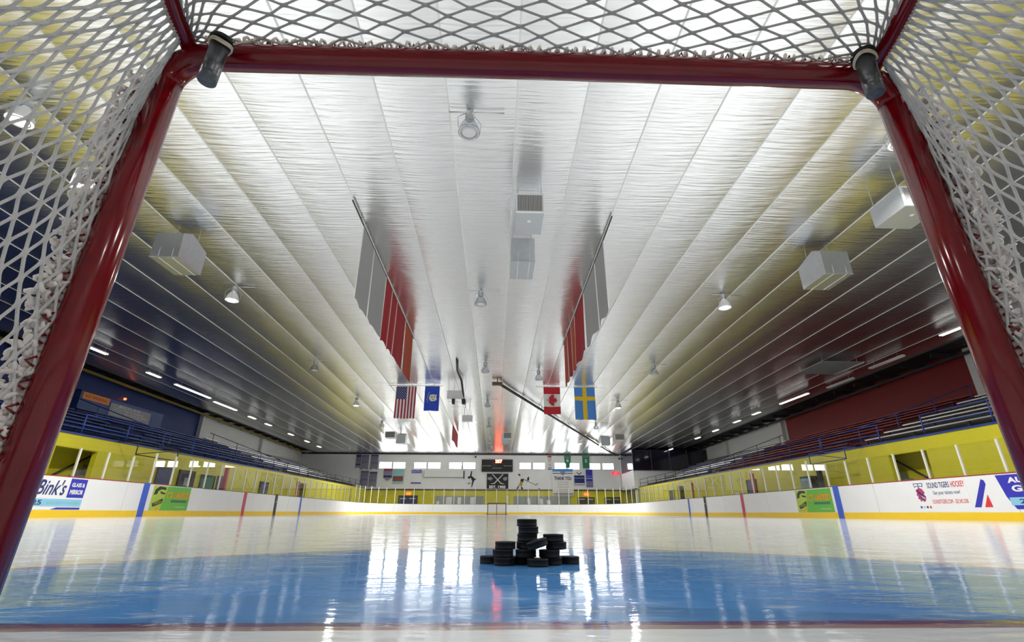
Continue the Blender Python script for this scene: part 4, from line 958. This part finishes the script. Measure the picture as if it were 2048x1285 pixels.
hang_banner(-4.0, 42.8, 49.4, 7.52, 6.1, M_BANR, 'single long red banner near the far end', wav=.02)
for x, a, b, lab in ((-4.18, 11.2, 22.0, 'left'), (3.17, 11.7, 22.6, 'right')):
    t = thing('banner_rod', 'dark rod under the ceiling carrying the %s row of banners' % lab, 'rod', (x, (a + b) / 2, ZC((a + b) / 2) - .08))
    obj('rod', MB().tube([(x, a, ZC(a) - .08), (x, b, ZC(b) - .08)], .022, 6), M_DARK, t)
    for k in range(6):
        y = a + (b - a) * (k + .5) / 6; obj('hook', MB().tube([(x, y, ZC(y) - .09), (x, y, ZC(y) + .01)], .012, 5), M_DARK, t)

# flags
def flag_cloth(mbx, f, x0, x1, z0, z1, mi, y, wav=.05, n=8, d=0.0):
    vs = []; fs = []
    for j in range(n + 1):
        for i in range(n + 1):
            x = x0 + (x1 - x0) * i / n; z = z0 + (z1 - z0) * j / n
            vs.append((x, y + wav * math.sin(x * 6.0) * max(0, min(1, (f - z) / 1.2)) - d, z))
    for j in range(n):
        for i in range(n):
            a = j * (n + 1) + i; fs.append((a, a + 1, a + n + 2, a + n + 1))
    mbx.add(vs, fs, mi, True)
YF = 30.6
def flag_base(label, x0, x1, z1, z0):
    t = thing('hanging_flag', label, 'flag', ((x0 + x1) / 2, YF, z1))
    obj('header', MB().box(x0, x1, YF - .02, YF + .02, z1 - .03, z1 + .03), M_FWHITE, t)
    return t
# stars and stripes
x0, x1, z1, z0 = -6.62, -5.33, 7.80, 5.70
t = flag_base('United States flag hanging at the left end of the left flag pole', x0, x1, z1, z0)
st = MB(); wd = (x1 - x0) / 13; can = 7 * wd; zcan = z1 - .86
for i in range(13):
    zt_ = zcan if i < 7 else z1
    flag_cloth(st, z1, x0 + i * wd, x0 + (i + 1) * wd, z0, zt_, 0 if i % 2 == 0 else 1, YF)
obj('stripes', st, [M_FCRIM, M_FWHITE], t)
cn = MB(); flag_cloth(cn, z1, x0, x0 + can, zcan, z1, 0, YF); obj('canton', cn, M_FNAVY, t)
stars = MB()
for i in range(9):
    for j in range(11):
        if (i + j) % 2: continue
        cx = x0 + can * (i + .6) / 9.2; cz = zcan + .86 * (j + .6) / 11.2; pts = []
        for k in range(10):
            r = .033 if k % 2 == 0 else .014; a = math.pi / 2 + k * math.pi / 5; xx = cx + r * math.cos(a)
            pts.append((xx, YF - .012 + .05 * math.sin(xx * 6.0) * max(0, min(1, (z1 - cz) / 1.2)), cz + r * math.sin(a)))
        stars.add(pts, [tuple(range(10))])
obj('stars', stars, M_FWHITE, t)
# state flag
x0, x1, z1, z0 = -4.78, -3.83, 7.83, 6.2
t = flag_base('plain blue state flag with a white shield', x0, x1, z1, z0)
c_ = MB(); flag_cloth(c_, z1, x0, x1, z0, z1, 0, YF); obj('cloth', c_, M_FBLUE, t)
ff = Frame((0, YF - .07, 0), (1, 0, 0)); q = lambda l: [(-4.28 + a, 7.02 + b) for a, b in l]
ff.polys('shield', [q([(-.14, .2), (.05, .24), (.22, .2), (.30, .24), (.27, .05), (.32, -.12), (.15, -.2), (-.02, -.22), (-.14, -.14), (-.2, 0)])], M_FWHITE, t, 0, .008)
ff.polys('grape_vine', [q([(-.08, .08), (0, .13), (.05, .04), (-.03, 0)]), q([(.1, .12), (.18, .14), (.18, .04), (.1, .04)]), q([(.02, -.06), (.12, -.05), (.1, -.14), (.02, -.14)])], M_GOLD, t, .009, .004)
ff.polys('ribbon', [q([(-.36, -.05), (-.28, .22), (-.18, .42), (-.14, .36), (-.22, .2), (-.28, 0), (-.24, -.3), (-.3, -.32)])], M_PURP, t, .0, .008)
# canada
x0, x1, z1, z0 = 2.92, 4.0, 7.85, 6.05
t = flag_base('Canadian flag hanging left of the blue and yellow flag', x0, x1, z1, z0)
c_ = MB(); hz = (z1 - z0)
flag_cloth(c_, z1, x0, x1, z1 - .27 * hz, z1, 0, YF); flag_cloth(c_, z1, x0, x1, z0 + .27 * hz, z1 - .27 * hz, 1, YF); flag_cloth(c_, z1, x0, x1, z0, z0 + .27 * hz, 0, YF)
obj('cloth', c_, [M_FRED, M_FWHITE], t)
half = [(0, .5), (.09, .33), (.2, .39), (.15, .1), (.29, .24), (.33, .16), (.48, .19), (.43, .04), (.48, -.01), (.24, -.2), (.27, -.28), (.03, -.25), (.025, -.5)]
leaf = half + [(-a, b) for a, b in half[::-1]]
ff.polys('maple_leaf', [[(3.46 + b * .72, 6.95 + a * .80) for a, b in leaf]], M_FRED, t, 0, .006)
# sweden
x0, x1, z1, z0 = 4.92, 6.28, 7.87, 5.72
t = flag_base('sky blue flag with a yellow cross, rightmost of the flags', x0, x1, z1, z0)
c_ = MB(); cw = .26; xm = (x0 + x1) / 2 - .0; zm = z1 - .78
flag_cloth(c_, z1, x0, xm - cw / 2, zm + cw / 2, z1, 0, YF); flag_cloth(c_, z1, xm + cw / 2, x1, zm + cw / 2, z1, 0, YF)
flag_cloth(c_, z1, x0, xm - cw / 2, z0, zm - cw / 2, 0, YF); flag_cloth(c_, z1, xm + cw / 2, x1, z0, zm - cw / 2, 0, YF)
flag_cloth(c_, z1, xm - cw / 2, xm + cw / 2, z0, z1, 1, YF); flag_cloth(c_, z1, x0, xm - cw / 2, zm - cw / 2, zm + cw / 2, 1, YF); flag_cloth(c_, z1, xm + cw / 2, x1, zm - cw / 2, zm + cw / 2, 1, YF)
obj('cloth', c_, [M_FSKY, M_FYEL], t)
for xa, xb, lab in ((-7.2, -3.6, 'left'), (2.4, 6.5, 'right')):
    t = thing('flag_pole', 'thin horizontal pole carrying the %s pair of flags' % lab, 'pole', ((xa + xb) / 2, YF, 7.84))
    obj('pole', MB().tube([(xa, YF, 7.84), (xb, YF, 7.84)], .018, 6), M_ALU, t)
    for x in (xa + .1, xb - .1): obj('hanger', MB().tube([(x, YF, 7.84), (x, YF, ZC(YF))], .008, 5), M_ALU, t)

# long diagonal conduit beam
t = thing('diagonal_beam', 'long dark diagonal beam running from mid ceiling to the back wall', 'beam', (7.5, 46, 7.4))
p0 = Vector((0.1, 29.7, ZC(29.7) - .27)); p1 = Vector((15.4, 63.9, ZC(63.9) - .22)); dv = (p1 - p0).normalized(); sv = Vector((dv.y, -dv.x, 0)) * .07
b = [p0 - sv, p0 + sv, p1 + sv, p1 - sv]; obj('beam_body', MB().hexa(b, [p + Vector((0, 0, .12)) for p in b]), M_DARK, t)
obj('cable', MB().tube([p0 + Vector((.06, 0, -.03)), p0.lerp(p1, .3) + Vector((.1, 0, -.06)), p1 + Vector((0, 0, -.03))], .025, 5), M_WOODB, t)
for k in range(7):
    p = p0.lerp(p1, (k + .5) / 7); obj('bracket', MB().box(p.x - .02, p.x + .02, p.y - .1, p.y + .1, p.z + .1, ZC(p.y)), M_GALV, t)
t = thing('ceiling_speaker_bar', 'short dark bar on the ceiling where the diagonal beam starts', 'bar', (-.1, 29.3, 7.6))
obj('bar', MB().box(-.42, .22, 29.2, 29.45, 7.60, 7.78), M_WOODB, t); obj('mount', MB().box(-.12, -.06, 29.3, 29.36, 7.78, ZC(29.3)), M_DARK, t)

# projector / speaker rig left of centre
t = thing('speaker_cluster', 'white speaker rig with two black horns hanging left of centre', 'speakers', (-2.7, 30.6, 6.9))
obj('upper_cabinet', MB().box(-3.3, -2.3, 30.2, 30.5, 6.95, 7.45), M_WPAINT, t)
for x, w2 in ((-2.86, .17), (-2.22, .2)): obj('horn_speaker', MB().hexa([(x - w2 / 2, 30.0, 6.55), (x + w2 / 2, 30.0, 6.55), (x + w2 / 2, 30.25, 6.55), (x - w2 / 2, 30.25, 6.55)], [(x - w2 / 2 - .02, 29.9, 6.85), (x + w2 / 2 + .02, 29.9, 6.85), (x + w2 / 2, 30.3, 6.85), (x - w2 / 2, 30.3, 6.85)]), M_INK, t)
fr_ = MB()
for x in (-3.2, -2.85, -2.4, -2.15): fr_.tube([(x, 30.3, 7.45), (x + .12, 28.8, ZC(28.8))], .012, 5)
fr_.tube([(-3.2, 30.1, 6.7), (-2.0, 30.1, 6.7)], .014, 5).tube([(-3.0, 30.1, 6.35), (-2.0, 30.1, 6.4)], .012, 5).tube([(-2.08, 30.1, 6.3), (-2.08, 30.1, 7.1)], .02, 5).tube([(-2.9, 30.1, 6.7), (-2.9, 30.1, 7.0)], .012, 5)
obj('support_wires', fr_, M_GALV, t)
obj('cable_bundle', MB().tube([(-2.35, 25.0, ZC(25) - .03), (-2.35, 25.6, ZC(25.6) - .12), (-2.45, 27.0, ZC(27) - .12), (-2.3, 28.6, ZC(28.6) - .25), (-2.25, 30.0, 7.2), (-2.2, 30.2, 6.9)], [.03, .07, .05, .07, .06, .03], 7), M_DARK, t)
t = thing('projector_box', 'white box hung on four wires past the speaker rig', 'projector', (-2.33, 36.6, 6.7))
obj('box', MB().box(-2.72, -1.95, 36.4, 36.9, 6.62, 7.05), M_WPAINT, t)
for x in (-2.6, -2.35, -2.25, -2.05): obj('wire', MB().tube([(x, 36.6, 7.05), (-2.5 if x < -2.3 else -2.15, 36.0, ZC(36))], .01, 5), M_DARK, t)

# ------------------------------------------------------------------ the near goal, the camera stands inside it
GX, GY, GH, GW = -.005, .93, 1.28, .945
t = thing('hockey_goal', 'large red hockey goal frame with white net framing the view', 'hockey goal', (GX, GY, 0))
PR = .034
for sx in (-1, 1):
    obj('post', MB().tube([(GX + sx * (GW + .012), GY, 0), (GX + sx * (GW + .003), GY, GH * .5), (GX + sx * GW, GY, GH - .10)], PR, 20), M_GOALRED, t)
cp = []
for k in range(9):
    a = math.pi / 2 * k / 8; cp.append((GX - GW + .10 - .10 * math.cos(a), GY, GH - .10 + .10 * math.sin(a)))
cp += [(-.4 + GX, GY, GH + .002), (GX, GY, GH + .004), (.4 + GX, GY, GH + .002)] + [(2 * GX - x, y, z) for x, y, z in cp[::-1]]
obj('crossbar', MB().tube(cp, PR, 20), M_GOALRED, t)
def toppath(sx):
    return [(GX + sx * .905, .935, GH + .006), (GX + sx * .898, .88, GH + .012), (GX + sx * .885, .82, GH + .012), (GX + sx * .862, .75, GH + .01), (GX + sx * .83, .67, GH), (GX + sx * .78, .59, GH - .005), (GX + sx * .68, .52, GH - .01), (GX + sx * .5, .48, GH - .01), (GX, .47, GH - .01)]
tp = toppath(-1) + toppath(1)[::-1][1:]
obj('top_frame', MB().tube(tp, .0205, 14), M_GOALRED, t)
bp_ = [(-.96, .93, .03), (-1.08, .7, .03), (-1.13, .4, .03), (-1.1, .1, .03), (-.95, -.2, .03), (-.6, -.38, .03), (0, -.42, .03)]
bfull = [(GX + x, y, z) for x, y, z in bp_] + [(GX - x, y, z) for x, y, z in bp_[::-1][1:]]
obj('base_frame', MB().tube(bfull, .024, 10), M_GOALRED, t)

def along(path, u):
    P = [Vector(p) for p in path]; L = [0]
    for a, b in zip(P, P[1:]): L.append(L[-1] + (b - a).length)
    s = u * L[-1]
    for i in range(len(P) - 1):
        if s <= L[i + 1] or i == len(P) - 2:
            q = (s - L[i]) / (L[i + 1] - L[i]); return P[i].lerp(P[i + 1], min(1, max(0, q)))
def net(S_, nu, nv, r, wob, seed):
    """diamond netting: nu x nv half-cells; every strand zig-zags node to node, thick at the knots"""
    rnd = random.Random(seed); node = {}
    for i in range(nu + 1):
        for j in range(nv + 1):
            e = 0 if i in (0,) or j in (0, nv) else 1
            node[i, j] = S_((i + e * rnd.uniform(-wob, wob)) / nu, (j + e * rnd.uniform(-wob, wob)) / nv)
    mb = MB()
    for d in (1, -1):
        starts = [(i, 0 if d > 0 else nv) for i in range(0, nu + 1)] + [(0, j) for j in range(nv + 1) if j != (0 if d > 0 else nv)]
        for (i, j) in starts:
            if (i + j) % 2: continue
            pts = []
            while i <= nu and 0 <= j <= nv:
                pts.append(node[i, j]); i += 1; j += d
            if len(pts) < 2: continue
            fine = []; rr = []
            for k in range(len(pts)):
                fine.append(pts[k]); rr.append(r * 1.55)
                if k < len(pts) - 1:
                    a, b = pts[k], pts[k + 1]
                    for q in (.2, .5, .8): fine.append(a.lerp(b, q)); rr.append(r)
            mb.tube(fine, rr, 6, 0, False)
    return mb
def side_surface(sx):
    top = [(GX + sx * .955, .915, GH - .02)] + [(p[0], p[1], p[2]) for p in toppath(sx)[1:6]]
    bot = [(GX + sx * .975, .915, .02), (GX + sx * 1.08, .7, .04), (GX + sx * 1.13, .4, .04), (GX + sx * 1.1, .1, .04), (GX + sx * .95, -.2, .04)]
    def S_(u, v):
        u = u ** 1.12
        a = along(bot, u); b = along(top, u); p = a.lerp(b, v)
        bulge = .035 * math.sin(math.pi * v) * math.sin(math.pi * min(1, u * 1.2))
        return p + Vector((sx * bulge, 0, 0))
    return S_
for sx in (-1, 1):
    obj('side_net', net(side_surface(sx), 42, 27, .0031, .10, 3 + sx), M_CORD, t)
def roof(u, v):
    b = along(tp, .03 + .94 * v); x = b.x; a = Vector((GX + (x - GX) * 1.0, .905, GH + .022))
    p = a.lerp(b, u); p.z -= .018 * math.sin(math.pi * v) * u; return p
obj('roof_net', net(roof, 17, 40, .0030, .14, 9), M_CORDD, t)
def backs(u, v):
    a = along([(x, y, z) for x, y, z in bfull[4:9]], u); b = along([(GX - .68, .52, GH - .01), (GX - .5, .48, GH - .01), (GX, .47, GH - .01), (GX + .5, .48, GH - .01), (GX + .68, .52, GH - .01)], u)
    return a.lerp(b, v)
obj('back_net', net(backs, 40, 30, .0033, .1, 12), M_CORD, t)
# lacing: cord wound round posts and crossbar, with frayed tufts
def lacing(path, r0, turns, r, side, seed):
    rnd = random.Random(seed); mb = MB(); pts = []
    n_ = turns * 6
    for k in range(n_ + 1):
        u = k / n_; p = along(path, u); a = 2 * math.pi * k / 6 + rnd.uniform(-.5, .5)
        pts.append(p + Vector(side) * (r0 + .010 * math.sin(a)) + Vector((0, -.012 * math.cos(a), .004 * math.sin(a * 2))))
    mb.tube(pts, [r * rnd.uniform(.8, 1.4) for _ in pts], 6, 0); return mb
lc = lacing([(GX - .992, .915, .05), (GX - .978, .915, GH - .10)], .004, 64, .0085, (-1, 0, 0), 1)
obj('lacing', lc, M_FRAY, t)
lc = lacing([(GX + .992, .915, .05), (GX + .978, .915, GH - .10)], .004, 64, .0085, (1, 0, 0), 2)
obj('lacing', lc, M_FRAY, t)
lc = lacing([(GX - .86, .91, GH + .01), (GX + .86, .91, GH + .01)], .022, 70, .0035, (0, 0, 1), 5)
obj('lacing', lc, M_FRAY, t)
def tufts(sx, seed, zs):
    rnd = random.Random(seed); mb = MB()
    for z, size, cnt in zs:
        for k in range(cnt):
            c = Vector((GX + sx * (.984 + rnd.uniform(0, .02)), .895 + rnd.uniform(-.02, .015), z + rnd.uniform(-.03, .03)))
            pts = [c]
            d = Vector((rnd.uniform(-1, 1), rnd.uniform(-1, .3), rnd.uniform(-1, .6))).normalized()
            for q in range(5):
                d = (d + Vector((rnd.uniform(-1, 1), rnd.uniform(-1, 1), rnd.uniform(-1, 1))) * .9).normalized(); pts.append(pts[-1] + d * size * .33)
            mb.tube(pts, [.006, .0068, .006, .005, .004, .002], 6, 0)
    return mb
obj('frayed_cord', tufts(-1, 4, [(.2 + .03 * i, .016, 7) for i in range(33)]), M_FRAY, t)
obj('frayed_cord', tufts(1, 8, [(.25 + .03 * i, .016, 7) for i in range(32)] + [(.98, .026, 22), (.90, .028, 26), (.82, .026, 22), (.70, .026, 16), (1.06, .022, 14)]), M_FRAY, t)
for i in range(22):
    for sx in (-1, 1):
        z = .16 + i * .045
        obj('net_hook', MB().tube([(GX + sx * .972, GY - .030, z), (GX + sx * .982, GY - .040, z + .010), (GX + sx * .972, GY - .030, z + .02)], .0028, 5), M_GOALRED, t)
for i in range(40):
    x = GX - .84 + i * .042
    obj('net_hook', MB().tube([(x, GY - .012, GH + .030), (x + .008, GY - .022, GH + .043), (x + .016, GY - .012, GH + .030)], .0030, 5), M_GOALRED, t)

# pegs tied beneath the corners
for cx, lab in ((-.79, 'dark steel peg tied with twine under the left corner of the crossbar'), (.83, 'dark steel peg tied with twine under the right corner of the crossbar')):
    cy = .86; zb, zt_ = (1.118, 1.254) if cx < 0 else (1.14, 1.277); lean = -.006 if cx < 0 else -.004
    t = thing('goal_peg', lab, 'peg', (cx, cy, zb))
    def at(q): return (cx + lean * (1 - q), cy, zb + (zt_ - zb) * q)
    obj('shaft', MB().tube([at(0), at(.012), at(.9)], [.019, .0205, .0205], 24), M_PEG, t)
    obj('cap', MB().tube([at(.9), at(.92), at(.925), at(1.0)], [.0205, .021, .028, .027], 24, 0, True, False), M_BLACK, t)
    tw = MB()
    for k in range(2):
        tw.tube([(cx + .024 * math.cos(a), cy + .024 * math.sin(a), zb + (zt_ - zb) * .88 - k * .006 + .006 * math.sin(2 * a)) for a in [2 * math.pi * i / 20 for i in range(21)]], .003, 5)
    sx = -1 if cx < 0 else 1
    tw.tube([(cx + .03, cy, zb + .125), (cx + .05, .885, GH + .01), (cx + .06, .90, GH + .02)], .0025, 5).tube([(cx - .03, cy, zb + .125), (cx - .045, .885, GH + .01), (cx - .05, .90, GH + .02)], .0025, 5)
    obj('twine', tw, M_TWINE, t)

# ------------------------------------------------------------------ pucks
def puck_mesh():
    R, H, bv = .0381, .0254, .0022
    prof = [(0, 0), (R - .006, 0), (R - bv, .0002), (R, bv), (R, H * .22), (R - .0007, H * .25), (R - .0007, H * .75), (R, H * .78), (R, H - bv), (R - bv, H - .0002), (R - .006, H), (0, H)]
    return MB().lathe(prof, (0, 0, 0), 40)
pm_ = puck_mesh(); po = obj('hockey_puck', pm_, M_BLACK, None); tag(po, 'x', 'hockey puck', 'hockey pucks piled in front of the goal')
PH = .0256
PK = [(-.118, 2.005, 0, 'flat puck on the ice at the far left of the pile'), (-.066, 1.93, 0, 'bottom puck of the three-high left stack'), (.0, 1.978, 0, 'puck on the ice at the back, under the tall stack'),
      (.052, 1.885, 0, 'puck on the ice nearest the camera, front of the pile'), (.107, 1.945, 0, 'puck on the ice under the right stack'), (.178, 1.985, 0, 'flat puck on the ice at the far right of the pile'),
      (-.071, 1.94, 1, 'middle puck of the three-high left stack'), (.013, 1.935, 1, 'second-layer puck below the leaning one'), (.098, 1.925, 1, 'wide second-layer puck below the right stack'),
      (-.062, 1.95, 2, 'top puck of the three-high left stack'), (.018, 1.975, 2, 'third-layer puck partly behind the leaning one'), (.126, 1.945, 2, 'puck just under the top of the right stack'),
      (.021, 1.972, 3, 'third puck from the top of the tall stack'), (.116, 1.945, 3, 'top puck of the right stack'), (.025, 1.970, 4, 'second puck from the top of the tall stack'), (.020, 1.975, 5, 'topmost puck of the tall stack')]
for i, (x, y, lv, lab) in enumerate(PK):
    o = po if i == 0 else po.copy()
    if i: COL.objects.link(o)
    o.location = (x, y, lv * PH); o.rotation_euler = (0, 0, i * 1.3); o['label'] = lab
o = po.copy(); COL.objects.link(o); o.location = (.055, 1.892, 2 * PH + .0085); o.rotation_euler = (0, math.radians(-17), 0); o['label'] = 'tilted puck leaning against the tall stack'
